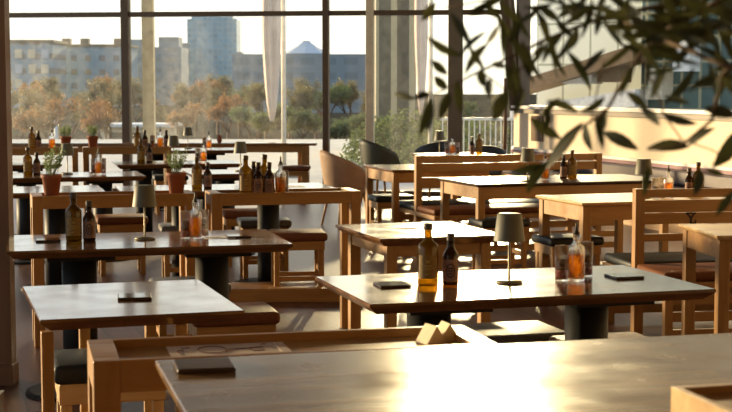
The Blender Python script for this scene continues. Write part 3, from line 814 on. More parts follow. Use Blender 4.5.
# wooden caddy on the front table
pc = at(671, 386.5, 1.02); a = R(14.5)
cd = empty('wooden_caddy', (pc.x, pc.y, 0.9205), a, 'wooden caddy box on the front table, cut off by the photo corner', 'box')
Wc, Dc, Hc = 0.26, 0.30, 0.0995
MB().span((0, -Dc, 0), (0.014, 0, Hc), bevel=0.001).build('side_board', 'oak_pale', cd)  # side boards paler than the ends, left light put into the wood
MB().span((Wc - 0.014, -Dc, 0), (Wc, 0, Hc), bevel=0.001).build('side_board', 'oak_pale', cd)
MB().span((0.0145, -0.014, 0), (Wc - 0.0145, 0, Hc), bevel=0.001).build('end_board', 'oak', cd)
MB().span((0.0145, -Dc, 0), (Wc - 0.0145, -Dc + 0.014, Hc), bevel=0.001).build('end_board', 'oak', cd)
MB().span((0.0145, -Dc + 0.0145, Hc - 0.03), (Wc - 0.0145, -0.0145, Hc - 0.012)).build('shelf', 'oak', cd)
# burnt lettering on the small sunlit table
te = T['E']; mk = MB()
x = 0.0
for k, w in enumerate((0.030, 0.012, 0.014, 0.012, 0.013, 0.014)):
    mk.box((x + w / 2, 0.012 if k else 0.004, 0), (w, 0.03 if k else 0.045, 0.0012)); 
    x += w + 0.007
mk.box((0.085, -0.022, 0), (0.11, 0.006, 0.0012)); mk.box((0.17, -0.012, 0), (0.03, 0.028, 0.0012))
pe = at(402, 228.6, 0.7508)
loc = Matrix.Rotation(-te.rotation_euler.z, 4, 'Z') @ (Vector((pe.x, pe.y, 0)) - te.location)
mk.build('burnt_lettering', 'burnt_mark', te, loc=(loc.x, loc.y, 0.7507))

# ------------------------------------------------------------------ the room
def struct(o): o['kind'] = 'structure'; return o
CRN = Vector((2.06, 19.9, 0))                 # where window front and right wall meet
WL = Vector((-7.4, 21.08, 0))                 # window front, far end
wd = (CRN - WL).normalized(); WA = math.atan2(wd.y, wd.x)
def wpx(px):                                   # point of the window front in picture column px
    k = (px - CX) / F
    t = (k * WL.y - WL.x) / (wd.x - k * wd.y)
    return WL + wd * t
HC = 5.2
rd = Vector((0.306, -0.952, 0)).normalized()   # right wall runs towards the lens
RA = math.atan2(rd.y, rd.x)
REND = CRN + rd * 25.0
struct(MB().poly([(WL.x, WL.y, 0), (CRN.x, CRN.y, 0), (REND.x, REND.y, 0), (-7.4, REND.y, 0)], th=(0, 0, -0.1)).build('floor', 'floor_boards'))
struct(MB().poly([(WL.x - 0.3, WL.y + 0.2, HC), (CRN.x + 0.3, CRN.y + 0.2, HC), (REND.x + 0.3, REND.y - 0.2, HC), (-7.7, REND.y - 0.2, HC)], th=(0, 0, 0.15)).build('ceiling', 'ceiling_paint'))
struct(MB().span((-7.6, REND.y - 0.2, 0), (REND.x + 0.2, REND.y, HC)).build('wall_back', 'wall_beige'))
# window front: posts (trim), one transom line, panes
def on_front(o, p): o.location = p; o.rotation_euler.z = WA; return o
posts = [(-40, 0.12, 'frame_brown'), (127, 0.11, 'frame_brown'), (326, 0.085, 'frame_brown'), (370, 0.11, 'frame_cream'), (455, 0.20, 'frame_grey')]
for i, (px, w, mt) in enumerate(posts):
    struct(on_front(MB().span((-w / 2, -0.06, 0), (w / 2, 0.10, HC), bevel=0.004).build('trim_%d' % (i + 1), mt), wpx(px)))
edges = [(WL, None)] + [(wpx(px), w) for px, w, _ in posts] + [(CRN, 0.12)]
ZT = CH + 73.6 * 20.6 / F
for i in range(len(edges) - 1):
    A, B = edges[i][0], edges[i + 1][0]; L = (B - A).length
    w = struct(empty('window_%d' % (i + 1), A, WA)); w['kind'] = 'structure'
    a0 = (edges[i][1] or 0) / 2 + 0.001; b0 = L - (edges[i + 1][1] or 0) / 2 - 0.001
    fr = MB().span((a0, -0.03, ZT - 0.035), (b0, 0.05, ZT + 0.035)).span((a0, -0.03, 0), (b0, 0.05, 0.06)).span((a0, -0.03, 4.15), (b0, 0.05, 4.22)).span((a0, -0.03, HC - 0.06), (b0, 0.05, HC))
    fr.build('window_frame', 'frame_brown', w)
    MB().span((a0, 0.005, 0.06), (b0, 0.013, HC - 0.06)).build('pane', 'window_glass_dusty' if i in (1, 2, 4) else 'window_glass', w)
HS = 3.9
struct(on_front(MB().span((0, -0.30, HS), ((wpx(449) - WL).length, -0.07, HC)).build('wall_sun_block', 'wall_beige'), WL))  # unseen panel added above the left panes to block the sun
# corner post, leaning
pa, pb_ = atY(507, 0, 19.75), atY(517, 108, 19.75)
struct(MB().tube([pa + (pa - pb_) * 1.6, pb_ + (pb_ - pa) * 0.02], 0.10, n=4).build('trim_6', 'frame_brown'))
pa, pb_ = atY(506, 78, 19.6), atY(504, 152, 19.6)
struct(MB().tube([pa, Vector((pb_.x, pb_.y, 0.0))], 0.03, n=6).build('trim_7', 'pillar_wood'))
# right wall: cream below, long window above
def on_right(o): o.location = CRN + rd * 0.02; o.rotation_euler.z = RA; return o
wr = struct(on_right(MB().span((0.0, 0.0, 0), (25, 0.18, 1.17)).span((0, 0, 3.6), (25, 0.18, HC)).span((7.2, 0, 1.17), (25, 0.18, 3.6)).build('wall_right', 'wall_cream')))
w7 = struct(on_right(empty('window_7', (0, 0, 0)))); w7['kind'] = 'structure'
MB().span((0.12, -0.10, 1.235), (7.2, 0.20, 1.275)).build('window_sill', 'rail_white', w7)
MB().span((0.12, -0.05, 1.171), (7.2, 0.18, 1.234)).build('window_frame', 'frame_brown', w7)
MB().span((0.12, -0.03, 3.52), (7.2, 0.15, 3.6)).span((0.12, -0.03, 1.276), (0.2, 0.15, 3.52)).span((7.1, -0.03, 1.276), (7.2, 0.15, 3.52)).build('window_frame', 'frame_brown', w7)
MB().span((0.2, 0.06, 1.276), (7.1, 0.068, 3.52)).build('pane', 'side_glass', w7)
# rail along the right wall and the banquette below it
struct(on_right(MB().span((0.05, -0.06, 0.665), (8, -0.002, 0.70)).build('trim_8', 'rail_white')))
struct(on_right(MB().span((0.05, -0.07, 0.625), (8, -0.002, 0.664)).build('trim_9', 'rail_purple')))
bq = on_right(empty('wall_banquette', (0, 0, 0), 0, 'purple upholstered banquette running along the foot of the cream wall', 'bench'))
MB().span((0.6, -0.14, 0.46), (8, -0.003, 0.62), bevel=0.02).build('backrest', 'purple_leather', bq)
MB().span((0.6, -0.55, 0.38), (8, -0.003, 0.455), bevel=0.02).build('seat', 'purple_leather', bq)
MB().span((0.6, -0.50, 0.0), (8, -0.05, 0.379)).build('base', 'oak', bq)
# framed picture on the cream wall (dim rectangle)
tag(on_right(MB().span((0.62, -0.02, 0.80), (0.98, -0.003, 1.14)).build('wall_panel', 'wall_beige')), 'dim beige panel on the cream wall below the window sill', 'panel')
# left side: glazed wall out of view, pillar
for i in range(8):
    y = REND.y + 3.2 * i + 0.3
    struct(MB().span((-7.5, y, 0), (-7.4, y + 0.12, HC)).build('trim_%d' % (10 + i), 'frame_brown'))
w8 = struct(empty('window_8', (-7.4, 0, 0))); w8['kind'] = 'structure'
MB().span((-0.06, REND.y, 0.0), (-0.05, 21.0, HC)).build('pane', 'window_glass', w8)
pp = at(17.0, 381, 0)
struct(MB().span((pp.x - 0.5, pp.y - 0.10, 0.101), (pp.x, pp.y, HC)).build('pillar', 'pillar_wood'))
struct(MB().span((pp.x - 0.52, pp.y - 0.112, 0.0), (pp.x + 0.008, pp.y + 0.012, 0.10)).build('baseboard_pillar', 'pillar_wood'))
pk = at(11.5, 390, 0.10)
bxk = empty('low_crate', (pk.x - 0.40, pk.y - 0.55, 0), R(3), 'low dark crate with thin metal edge at the foot of the pillar', 'crate')
MB().span((0, 0, 0), (0.40, 0.5, 0.10), bevel=0.004).build('body', 'pillar_wood', bxk)
MB().span((0.385, 0.0, 0.101), (0.40, 0.5, 0.106)).build('metal_edge', 'rail_metal', bxk)

# ------------------------------------------------------------------ olive tree (before the right side of the view)
ot = empty('olive_tree', (1.75, 1.30, 0), 0, 'olive tree whose dark leafy twigs hang into the top right of the photo', 'tree')
def loc_ot(p): return Vector(p) - Vector((1.75, 1.30, 0))
MB().lathe([(0, 0), (0.20, 0), (0.22, 0.02), (0.27, 0.42), (0.27, 0.46), (0.24, 0.46), (0.235, 0.40), (0, 0.40)], n=32).build('planter', 'terracotta', ot)
MB().tube([(0, 0, 0.40), (0.03, 0.02, 0.9), (-0.04, 0.03, 1.4), (-0.1, 0.06, 1.8), (-0.2, 0.1, 2.1)], [0.05, 0.045, 0.04, 0.03, 0.02], n=12).build('trunk', 'olive_bark', ot)
tw = MB()
def twig(pts, r0, r1):
    P = [loc_ot(atY(*p)) for p in pts]; n = len(P)
    tw.tube(P, [r0 + (r1 - r0) * i / (n - 1) for i in range(n)], n=6)
J = (-0.1, 0.06, 1.8)
def limb(pts, r0, r1):
    P = [Vector(J)] + [loc_ot(atY(*p)) for p in pts]; n = len(P)
    tw.tube(P, [r0 + (r1 - r0) * i / (n - 1) for i in range(n)], n=6)
limb([(900, -60, 1.6), (742, -12, 1.7), (650, 8, 1.75), (600, 18, 1.75), (545, 40, 1.75), (500, 62, 1.75), (470, 76, 1.75), (432, 96, 1.75)], 0.005, 0.001)
limb([(860, -90, 1.5), (720, 0, 1.6), (668, 30, 1.62), (640, 55, 1.65), (618, 90, 1.65), (606, 112, 1.65), (583, 126, 1.65), (549, 165, 1.65)], 0.005, 0.0009)
limb([(900, 0, 1.5), (760, 40, 1.55), (722, 75, 1.58), (712, 120, 1.6), (682, 145, 1.6), (648, 150, 1.6)], 0.005, 0.0009)
twig([(610, 15, 1.75), (640, 30, 1.7), (700, 55, 1.6), (735, 70, 1.55)], 0.003, 0.003)
twig([(600, 18, 1.75), (560, -6, 1.78), (505, -4, 1.8), (445, 8, 1.8)], 0.002, 0.001)
twig([(545, 40, 1.75), (520, 70, 1.75), (512, 95, 1.75), (480, 70, 1.75)], 0.0015, 0.0008)
twig([(662, 112, 1.62), (682, 140, 1.6), (712, 150, 1.6), (730, 160, 1.6)], 0.0012, 0.0008)
twig([(640, 55, 1.65), (660, 100, 1.62), (664, 116, 1.62)], 0.0012, 0.0008)
twig([(604, 60, 1.68), (596, 96, 1.66), (590, 125, 1.66)], 0.0012, 0.0008)
tw.build('branches', 'olive_bark', ot)
lf = MB()
def leaf(b, t_, y, w=None, rnd=random):
    y2 = y + rnd.uniform(-0.025, 0.025)
    A = atY(b[0], b[1], y); B = atY(t_[0], t_[1], y2)
    d = B - A; L = d.length
    if L < 1e-4: return
    view = (A - Vector((0, 0, CH))).normalized()
    s = d.normalized().cross(view).normalized()
    roll = rnd.uniform(-0.7, 0.7)
    s = (Matrix.Rotation(roll, 3, d.normalized()) @ s)
    nrm = d.normalized().cross(s).normalized()
    w = (w or 0.0062) * 0.85 * rnd.uniform(0.85, 1.15); bend = L * rnd.uniform(-0.10, 0.10); cup = 0.25
    prof = [(0.0, 0.05), (0.12, 0.45), (0.3, 0.88), (0.5, 1.0), (0.7, 0.82), (0.88, 0.42), (1.0, 0.03)]
    side = rnd.uniform(-0.08, 0.08) * L
    l_, m_, r_ = [], [], []
    for f, ww in prof:
        c = A + d * f + nrm * (bend * 4 * f * (1 - f)) + s * (side * 4 * f * (1 - f))
        m_.append(lf.bm.verts.new(loc_ot(c)))
        l_.append(lf.bm.verts.new(loc_ot(c - s * w * ww + nrm * w * ww * cup)))
        r_.append(lf.bm.verts.new(loc_ot(c + s * w * ww + nrm * w * ww * cup)))
    for i in range(len(prof) - 1):
        lf.bm.faces.new((l_[i], m_[i], m_[i + 1], l_[i + 1])).smooth = True
        lf.bm.faces.new((m_[i], r_[i], r_[i + 1], m_[i + 1])).smooth = True
LEAVES = [((436, 2), (421, 21)), ((427, 36), (463, 56)), ((450, 12), (472, 48)), ((431, 60), (448, 75)), ((434, 76), (448, 89)), ((416, 99), (394, 94)), ((414, 99), (432, 94)),
    ((431, 96), (419, 137)), ((432, 97), (428, 134)), ((449, 92), (439, 121)), ((457, 80), (461, 114)), ((469, 46), (485, 71)), ((481, 68), (483, 87)), ((491, 77), (490, 99)),
    ((509, 90), (493, 122)), ((492, 63), (506, 68)), ((512, 58), (522, 102)), ((506, 62), (516, 98)), ((524, 88), (514, 120)), ((522, 40), (543, 81)), ((556, 17), (576, 39)), ((549, 32), (567, 78)),
    ((605, 49), (582, 73)), ((566, 50), (591, 91)), ((636, 62), (620, 98)), ((546, 101), (578, 113)), ((605, 96), (580, 113)), ((604, 109), (600, 134)), ((530, 117), (562, 139)),
    ((583, 122), (545, 170)), ((549, 160), (527, 194)), ((547, 108), (543, 131)), ((586, 122), (593, 152)), ((596, 113), (603, 150)), ((605, 108), (601, 133)), ((603, 132), (639, 150)),
    ((545, 164), (512, 171)), ((646, 149), (690, 147)), ((688, 147), (716, 128)), ((661, 113), (698, 124)), ((738, 128), (712, 168)), ((724, 175), (704, 170)), ((704, 108), (738, 116)), ((649, 166), (644, 197)),
    ((700, 168), (694, 196)), ((735, 190), (716, 216)), ((735, 60), (716, 104)), ((483, 4), (503, 20)), ((500, 2), (520, 22)), ((520, 12), (508, 44)), ((470, 14), (488, 6)), ((538, 6), (560, 22)),
    ((500, 24), (486, 44)), ((548, 42), (533, 66)), ((577, 24), (566, 52)), ((640, 108), (660, 126)), ((626, 92), (648, 108)), ((690, 104), (664, 96)), ((560, 98), (541, 118)), ((519, 66), (505, 92))]
WIDE = {29: 0.0105, 30: 0.0085, 37: 0.009, 38: 0.0075, 40: 0.016, 35: 0.0085, 28: 0.0075, 42: 0.010, 14: 0.0085, 9: 0.0075, 17: 0.0075, 25: 0.008}
for i, (b, t_) in enumerate(LEAVES): leaf(b, t_, 1.60 + 0.03 * (i % 6), WIDE.get(i))
rl = random.Random(21)
for i in range(115):
    x = 575 + 175 * rl.random() ** 0.7; ymax = 15 + 85 * ((x - 575) / 165)
    y = rl.uniform(-25, ymax)
    a = R(rl.choice((rl.uniform(20, 160), rl.uniform(-30, 30))))
    L = rl.uniform(30, 52)
    leaf((x, y), (x - math.cos(a) * L * rl.choice((1, 1, -1)), y + math.sin(a) * L), rl.uniform(1.45, 1.8), rl.uniform(0.0042, 0.007), rl)
for i in range(22):
    x = rl.uniform(478, 600); y = rl.uniform(-14, 45)
    a = R(rl.uniform(-40, 140)); L = rl.uniform(30, 46)
    leaf((x, y), (x - math.cos(a) * L, y + math.sin(a) * L), rl.uniform(1.6, 1.8), rl.uniform(0.004, 0.006), rl)
lf.build('foliage', 'olive_leaf', ot)

# ------------------------------------------------------------------ outside
tr = MB().poly([(-60, 20.3, -0.12), (60, 20.3, -0.12), (60, 46, -0.12), (-60, 46, -0.12)], th=(0, 0, -0.3))
struct(tr.build('terrain_terrace', 'terrace'))
GZ = -4.0
struct(MB().poly([(-900, 46, GZ), (900, 46, GZ), (900, 1500, GZ), (-900, 1500, GZ)], th=(0, 0, -0.5)).build('ground', 'ground_far'))
def parasol(px, ybot, y, w, label, pole_px):
    p = atY(px, ybot, y)
    t = empty('closed_parasol', (p.x, y, -0.12), 0, label, 'parasol', 'closed parasols on the terrace')
    zb = p.z + 0.12; mb = MB(); bm = mb.bm; n = 32; rings = []
    for f in [i / 12 for i in range(13)]:
        z = zb + (4.3 - zb) * f
        r = w * (0.25 + 0.75 * min(1, f * 2.2) ** 0.8) * (1 - 0.25 * f)
        rings.append([bm.verts.new((math.cos(2 * math.pi * k / n) * r * (1 + 0.28 * math.cos(8 * 2 * math.pi * k / n + 2 * f)), math.sin(2 * math.pi * k / n) * r * (1 + 0.28 * math.cos(8 * 2 * math.pi * k / n + 2 * f)), z + (0.07 * math.sin(3 * 2 * math.pi * k / n) if f == 0 else 0))) for k in range(n)])
    for i in range(12):
        for k in range(n): bm.faces.new((rings[i][k], rings[i][(k + 1) % n], rings[i + 1][(k + 1) % n], rings[i + 1][k])).smooth = True
    bm.faces.new(rings[0][::-1]); bm.faces.new(rings[-1])
    mb.build('folded_cloth', 'parasol_cloth', t)
    q = atY(pole_px, 100, y + 0.1).x - p.x
    MB().tube([(q, 0.32, 0.0), (q, 0.32, 4.6)], 0.045, n=12).build('pole', 'pole_pale', t)
    MB().span((q - 0.3, 0.02, 0), (q + 0.3, 0.62, 0.09)).build('base', 'frame_grey', t)
    MB().tube([(q, 0.32, 4.45), (0, 0, 4.32)], 0.03, n=8).build('arm', 'pole_pale', t)
parasol(272, 118, 26.0, 0.17, 'closed cream parasol hanging beside a pale pole behind the middle window', 283)
parasol(421, 112, 27.0, 0.12, 'closed pale parasol near the sun, beside the dark tower', 431)
p = atY(148.5, 60, 24.0)
tag(MB().span((-0.095, -0.095, -0.12), (0.095, 0.095, 8)).build('terrace_post', 'post_tan', loc=(p.x, 24.0, 0)), 'square tan post outside, next to the left window bar', 'post')
# railing outside the right part
p0, p1 = atY(440, 100, 24.5), atY(520, 100, 24.5)
rg = empty('terrace_railing', (p0.x, 24.5, -0.12), 0, 'pale metal terrace railing behind the sunlit window beside the corner', 'railing')
W_ = p1.x - p0.x
MB().span((0, -0.02, 1.08), (W_, 0.02, 1.13)).build('top_rail', 'rail_metal', rg); MB().span((0, -0.015, 0.0), (W_, 0.015, 0.10)).build('bottom_rail', 'rail_metal', rg)
for k in range(15): MB().tube([(W_ * (k + 0.5) / 15, 0, 0.101), (W_ * (k + 0.5) / 15, 0, 1.079)], 0.011, n=6).build('baluster', 'rail_metal', rg)
# buildings
def building(px0, px1, ptop, y, mat, label, depth=20.0, name='building', ang=0.0, base=GZ, cat='building'):
    a, b = atY(px0, ptop, y), atY(px1, ptop, y)
    t = empty(name, (a.x, y, base), ang, label, cat)
    w = b.x - a.x; h = a.z - base
    MB().span((0, 0, 0), (w, depth, h)).build('block', mat, t)
    return t, w, h
t, w, h = building(-30, 52, 42.5, 420, 'block_grey', 'grey-blue apartment block with rows of windows beside the pillar')
MB().span((-0.5, -0.5, h), (w + 0.5, 20.5, h + 0.8)).build('roof_edge', 'frame_grey', t)
for k in range(6):
    for j in range(3):
        x = w - 3.2 - 3.9 * k; z = h - 4.6 - 4.4 * j
        if x > 0.5: MB().span((x, -0.15, z), (x + 2.1, -0.01, z + 2.6)).build('window', 'kiosk_wall' if (k + j) % 3 else 'tent_roof', t)
t, w, h = building(52.5, 127, 46.5, 445, 'block_grey', 'long grey apartment block left of the first window bar')
MB().span((-0.5, -0.5, h), (w + 0.5, 20.5, h + 0.7)).build('roof_edge', 'frame_grey', t)
for x0 in (0.1, 0.35, 0.8): MB().span((w * x0, 3, h + 0.7), (w * x0 + 2.5, 6, h + 2.6)).build('chimney', 'frame_grey', t)
t, w, h = building(120, 181, 47, 480, 'block_blue', 'blue-grey apartment block behind the tan terrace post')
for x0, x1, hh in ((0.1, 0.36, 2.6), (0.62, 0.95, 3.4)): MB().span((w * x0, 2, h), (w * x1, 12, h + hh)).build('roof_storey', 'block_blue', t)
t, w, h = building(187, 236.5, 19, 900, 'tower_glass', 'tall blue-green glass office tower on the skyline', depth=30)
MB().span((w * 0.08, 2, h), (w * 0.92, 28, h + 1.6)).build('roof_storey', 'tower_glass', t)
building(236, 242, 52, 860, 'block_grey', 'slim low block beside the glass office tower', depth=15)
building(177, 186.5, 43, 880, 'block_blue', 'pale narrow block left of the glass office tower', depth=15)
t, w, h = building(232, 366, 54, 330, 'block_blue', 'wide dark blue hall behind the parasol and second window bar', depth=30)
c = atY(306, 54, 520); tb = empty('tent_roof_building', (c.x, 520, GZ), 0, 'pointed grey roof peak rising above the dark blue hall', 'building')
hh = c.z - GZ
MB().span((-7.5, -7.5, 0), (7.5, 7.5, hh)).build('block', 'block_blue', tb)
mb = MB(); mb.lathe([(9.0, hh), (4.0, hh + 2.6), (1.6, hh + 4.3), (1.4, hh + 4.8), (0, hh + 4.8)], n=8, smooth=False); mb.build('roof', 'tent_roof', tb)
# dark slatted stair tower near the terrace
t, w, h = building(376, 417, -260, 33, 'dark_cladding', 'dark green-brown clad stair tower between pale window post and grey mullion', depth=4, base=-0.12, name='stair_tower', cat='tower')
# kiosk
a, b = atY(97, 124, 120), atY(172, 124, 120)
kz = GZ; t = empty('kiosk', (a.x, 120, kz), 0, 'low cream kiosk with flat pale roof outside the left windows', 'kiosk')
MB().span((0.2, 0, 0), (b.x - a.x - 0.3, 5, a.z - kz - 0.25)).build('wall', 'kiosk_wall', t)
MB().span((1.0, -0.05, 0), (b.x - a.x - 0.8, -0.01, a.z - kz - 0.7)).build('shutter', 'frame_grey', t)
MB().span((-0.3, -0.6, a.z - kz - 0.25), (b.x - a.x + 0.2, 5.3, a.z - kz)).build('roof', 'kiosk_roof', t)
# street lamp mast on the left
p = atY(56, 118, 110); tag(MB().tube([(0, 0, 0), (0, 0, p.z - GZ)], 0.16, n=8).build('street_pole', 'kiosk_roof', loc=(p.x, 110, GZ)), 'pale short pole outside between the bottles and the herb pot', 'pole')
# glazed building seen through the right window
t = empty('glazed_building', (5.0, 44, GZ), R(-33), 'teal glass building with tilted ramp behind the long right window', 'building')
MB().span((3.7, 0, 0), (30, 20, 9.3)).build('glazed_wall', 'teal_glazing', t)
MB().span((0.0, 0.6, 0), (3.69, 20, 16)).build('panel_wall', 'pale_panels', t)
MB().span((3.7, 0.6, 9.31), (30, 20, 16)).build('panel_wall', 'pale_panels', t)
mb = MB(); mb.poly([(0.0, -1.4, 5.3), (4.0, -1.4, 6.3), (4.0, -1.4, 6.75), (0.0, -1.4, 5.65)], th=(0, 1.3, 0)); mb.build('ramp', 'ramp_brown', t)
mb = MB(); mb.poly([(0.0, -1.2, 4.6), (4.0, -1.2, 5.0), (4.0, -1.2, 5.5), (0.0, -1.2, 4.9)], th=(0, 1.0, 0)); mb.build('ramp_parapet', 'ramp_white_glare', t)  # white band carries the glare below the ramp
for k, (x, z, ww, h2) in enumerate(((1.6, 5.65, 0.9, 0.35), (2.7, 5.7, 0.7, 0.5), (4.2, 5.2, 0.5, 0.9), (5.0, 6.0, 0.5, 0.9))):
    MB().span((x, -0.9, z), (x + ww, -0.02, z + h2)).build('balcony', ('ramp_white_glare', 'ramp_brown', 'kiosk_wall', 'ramp_white_glare')[k], t)
# trees and shrubs
def make_tree(seed, crown, leafy, name='bare_tree', n=1500):
    rnd = random.Random(seed)
    t = empty(name, (0, 0, 0), 0, None, 'tree', 'park trees outside the windows')
    tb = MB(); tips = []
    def grow(p, d, L, r, lev):
        q = p + d * L
        tb.tube([p, (p + q) / 2 + Vector((rnd.uniform(-1, 1), rnd.uniform(-1, 1), 0)) * L * 0.05, q], [r, r * 0.85, r * 0.65], n=5, cap=False)
        if lev == 0: tips.append((p, q)); return
        for _ in range(3 if lev > 1 else 4):
            nd = (d + Vector((rnd.uniform(-1, 1), rnd.uniform(-1, 1), rnd.uniform(-0.25, 0.7))) * 0.75).normalized()
            grow(p.lerp(q, rnd.uniform(0.6, 1.0)), nd, L * rnd.uniform(0.55, 0.8), r * 0.55, lev - 1)
    grow(Vector((0, 0, 0)), Vector((0, 0, 1)), 1.9, 0.17, 4)
    tb.build('trunk', 'bark', t)
    mb = MB(); bm = mb.bm
    for k in range(n * leafy):
        a, b = tips[rnd.randrange(len(tips))]
        p = a.lerp(b, rnd.uniform(0.2, 1.25)) + Vector((rnd.gauss(0, 1), rnd.gauss(0, 1), rnd.gauss(0, 1))) * 0.16
        s = rnd.uniform(0.05, 0.13)
        d = Vector((rnd.gauss(0, 1), rnd.gauss(0, 1), rnd.gauss(0, 1))).normalized(); e = d.orthogonal().normalized()
        bm.faces.new((bm.verts.new(p - d * s), bm.verts.new(p + e * s * 0.7), bm.verts.new(p + d * s)))
    mb.build('crown', crown, t)
    return t
trees = [make_tree(11, 'crown_rust', 2), make_tree(12, 'crown_olive', 3), make_tree(13, 'crown_green', 4)]
TL = [(8, 140, 1.5, 1, 'tall olive-brown tree half behind the pillar edge'), (33, 150, 1.4, 0, 'far rust tree between the first two windows of the grey block'), (60, 160, 1.55, 1, 'far olive-brown tree above the pale pole'), (100, 165, 1.6, 0, 'far rust tree above the kiosk roof'), (118, 150, 1.5, 1, 'far olive tree beside the left window bar'), (136, 150, 1.35, 0, 'far rust tree between left window bar and tan post'), (172, 160, 1.4, 1, 'far olive tree at the blue-grey block end'), (196, 165, 1.5, 0, 'far rust tree under the left edge of the glass tower'), (218, 170, 1.6, 1, 'far olive tree under the right part of the glass tower'), (240, 160, 1.55, 2, 'far green tree at the left end of the dark blue hall'), (266, 150, 1.4, 1, 'far olive tree right behind the cream parasol'), (290, 150, 1.5, 1, 'far olive tree right of the pale parasol pole'), (328, 150, 1.5, 2, 'far green tree behind the second window bar'), (352, 155, 1.45, 1, 'far olive tree at the right end of the dark blue hall'),
      (20, 100, 1.25, 1, 'olive-brown tree outside, next to the pillar'), (45, 92, 1.15, 0, 'rust-coloured tree outside in front of the grey block, beside the pale pole'), (70, 110, 1.2, 1, 'olive-brown tree behind the left small herb pot'),
      (88, 125, 1.45, 1, 'tall grey-brown tree in front of the long grey block'), (108, 96, 1.1, 0, 'rust-coloured tree above the kiosk'), (160, 130, 0.9, 1, 'low olive tree right of the tan terrace post'),
      (182, 118, 1.0, 0, 'rusty tree below the edge of the glass tower'), (205, 140, 1.25, 1, 'olive tree below the middle of the glass tower'), (228, 125, 1.15, 0, 'rust-brown tree between tower and parasol'),
      (252, 108, 1.05, 2, 'greenish tree left of the closed cream parasol'), (300, 100, 1.15, 2, 'greenish tree under the pointed roof peak'), (316, 120, 1.3, 1, 'olive tree just left of the second window bar'),
      (342, 92, 1.0, 2, 'green tree between second window bar and pale window post'), (358, 115, 1.2, 1, 'olive tree beside the pale window post'), (480, 60, 0.75, 2, 'green tree in the sun glare by the corner'), (442, 130, 1.0, 1, 'far olive tree left of the grey mullion, above the railing'), (466, 135, 1.1, 2, 'far green tree in the sun glare beside the grey mullion'), (496, 140, 1.1, 1, 'far olive tree in the sun glare next to the corner post')]
for px, y, s, k, l in TL:
    p = atY(px, 100, y); o = place(trees[k], USED, (p.x, y, GZ), px * 0.37, l, 'park trees outside the windows'); o.scale = (s, s, s * 0.92)
def make_shrub(seed, mat):
    rnd = random.Random(seed)
    t = empty('shrub', (0, 0, 0), 0, None, 'shrub', 'shrubs outside the windows')
    mb = MB(); bm = mb.bm; st = MB()
    for k in range(14):
        a = rnd.uniform(0, 6.28); r = rnd.uniform(0.1, 0.7)
        st.tube([(0.1 * math.cos(a), 0.1 * math.sin(a), 0), (r * math.cos(a), r * math.sin(a), rnd.uniform(0.5, 1.0))], [0.02, 0.006], n=4)
    for k in range(1800):
        d = Vector((rnd.gauss(0, 1), rnd.gauss(0, 1), abs(rnd.gauss(0, 1)))).normalized() * rnd.uniform(0.5, 1.0) ** 0.5
        p = Vector((d.x * 0.85, d.y * 0.85, d.z * 1.0 + 0.08)); s = rnd.uniform(0.03, 0.075)
        d = Vector((rnd.gauss(0, 1), rnd.gauss(0, 1), rnd.gauss(0, 1))).normalized(); e = d.orthogonal().normalized()
        bm.faces.new((bm.verts.new(p - d * s), bm.verts.new(p + e * s * 0.6), bm.verts.new(p + d * s)))
    st.build('stems', 'bark', t); mb.build('foliage', mat, t)
    return t
shr = [make_shrub(31, 'crown_green'), make_shrub(32, 'crown_rust'), make_shrub(33, 'crown_olive')]
SL = [(385, 29.5, 1.0, 0, -0.12, 'green shrub at the foot of the dark stair tower'), (408, 29.0, 1.15, 0, -0.12, 'fuller green shrub at the stair tower foot, by the pale parasol'), (437, 28, 0.95, 0, -0.12, 'green shrub just left of the grey mullion'),
      (478, 27, 1.0, 0, -0.12, 'green shrub behind the pale railing'), (497, 27, 0.85, 2, -0.12, 'olive shrub behind the pale railing near the corner'),
      (30, 80, 2.0, 2, GZ, 'olive shrub outside by the pillar, above the far bottles'), (80, 84, 2.0, 1, GZ, 'rust shrub left of the kiosk'), (190, 82, 2.1, 1, GZ, 'rust shrub above the highest far lamp'),
      (225, 86, 2.2, 1, GZ, 'rust shrub above the small round jar'), (258, 80, 2.0, 0, GZ, 'green shrub left of the pale parasol pole'), (300, 84, 2.1, 1, GZ, 'rust shrub right of the pale parasol pole'), (345, 78, 2.0, 0, GZ, 'green shrub outside above the tan tub chair')]
for px, y, s, k, z, l in SL:
    p = atY(px, 100, y); o = place(shr[k], USED, (p.x, y, z), px * 0.61, l, 'shrubs outside the windows'); o.scale = (s * 1.2, s, s)

# ------------------------------------------------------------------ light
SUN_AZ = math.atan((468 - CX) / F); SUN_EL = R(12.0)
def sun(name, az, el, strength, col, ang):
    d = bpy.data.lights.new(name, 'SUN'); d.energy = strength; d.color = col; d.angle = R(ang)
    o = bpy.data.objects.new(name, d); COL.objects.link(o); o.location = (0, 15, 9)
    v = Vector((math.sin(az) * math.cos(el), math.cos(az) * math.cos(el), math.sin(el)))
    o.rotation_euler = v.to_track_quat('Z', 'Y').to_euler()
    return o
sun('sun', SUN_AZ, SUN_EL, 3.7, (1.0, 0.76, 0.42), 2.2)
sun('sun_glare_from_glass_fronts', R(-63), R(6), 7.5, (1.0, 0.72, 0.40), 3.0)
w = bpy.data.worlds.new('sky'); SC.world = w; w.use_nodes = True
nt = w.node_tree; nt.nodes.clear()
wo = nt.nodes.new('ShaderNodeOutputWorld'); bg = nt.nodes.new('ShaderNodeBackground')
tc = nt.nodes.new('ShaderNodeTexCoord'); sp = nt.nodes.new('ShaderNodeSeparateXYZ')
nt.links.new(tc.outputs['Generated'], sp.inputs['Vector'])
rp = nt.nodes.new('ShaderNodeValToRGB'); e = rp.color_ramp.elements
e[0].position = 0.0; e[0].color = (0.90, 0.86, 0.74, 1)
e[1].position = 1.0; e[1].color = (0.34, 0.46, 0.66, 1)
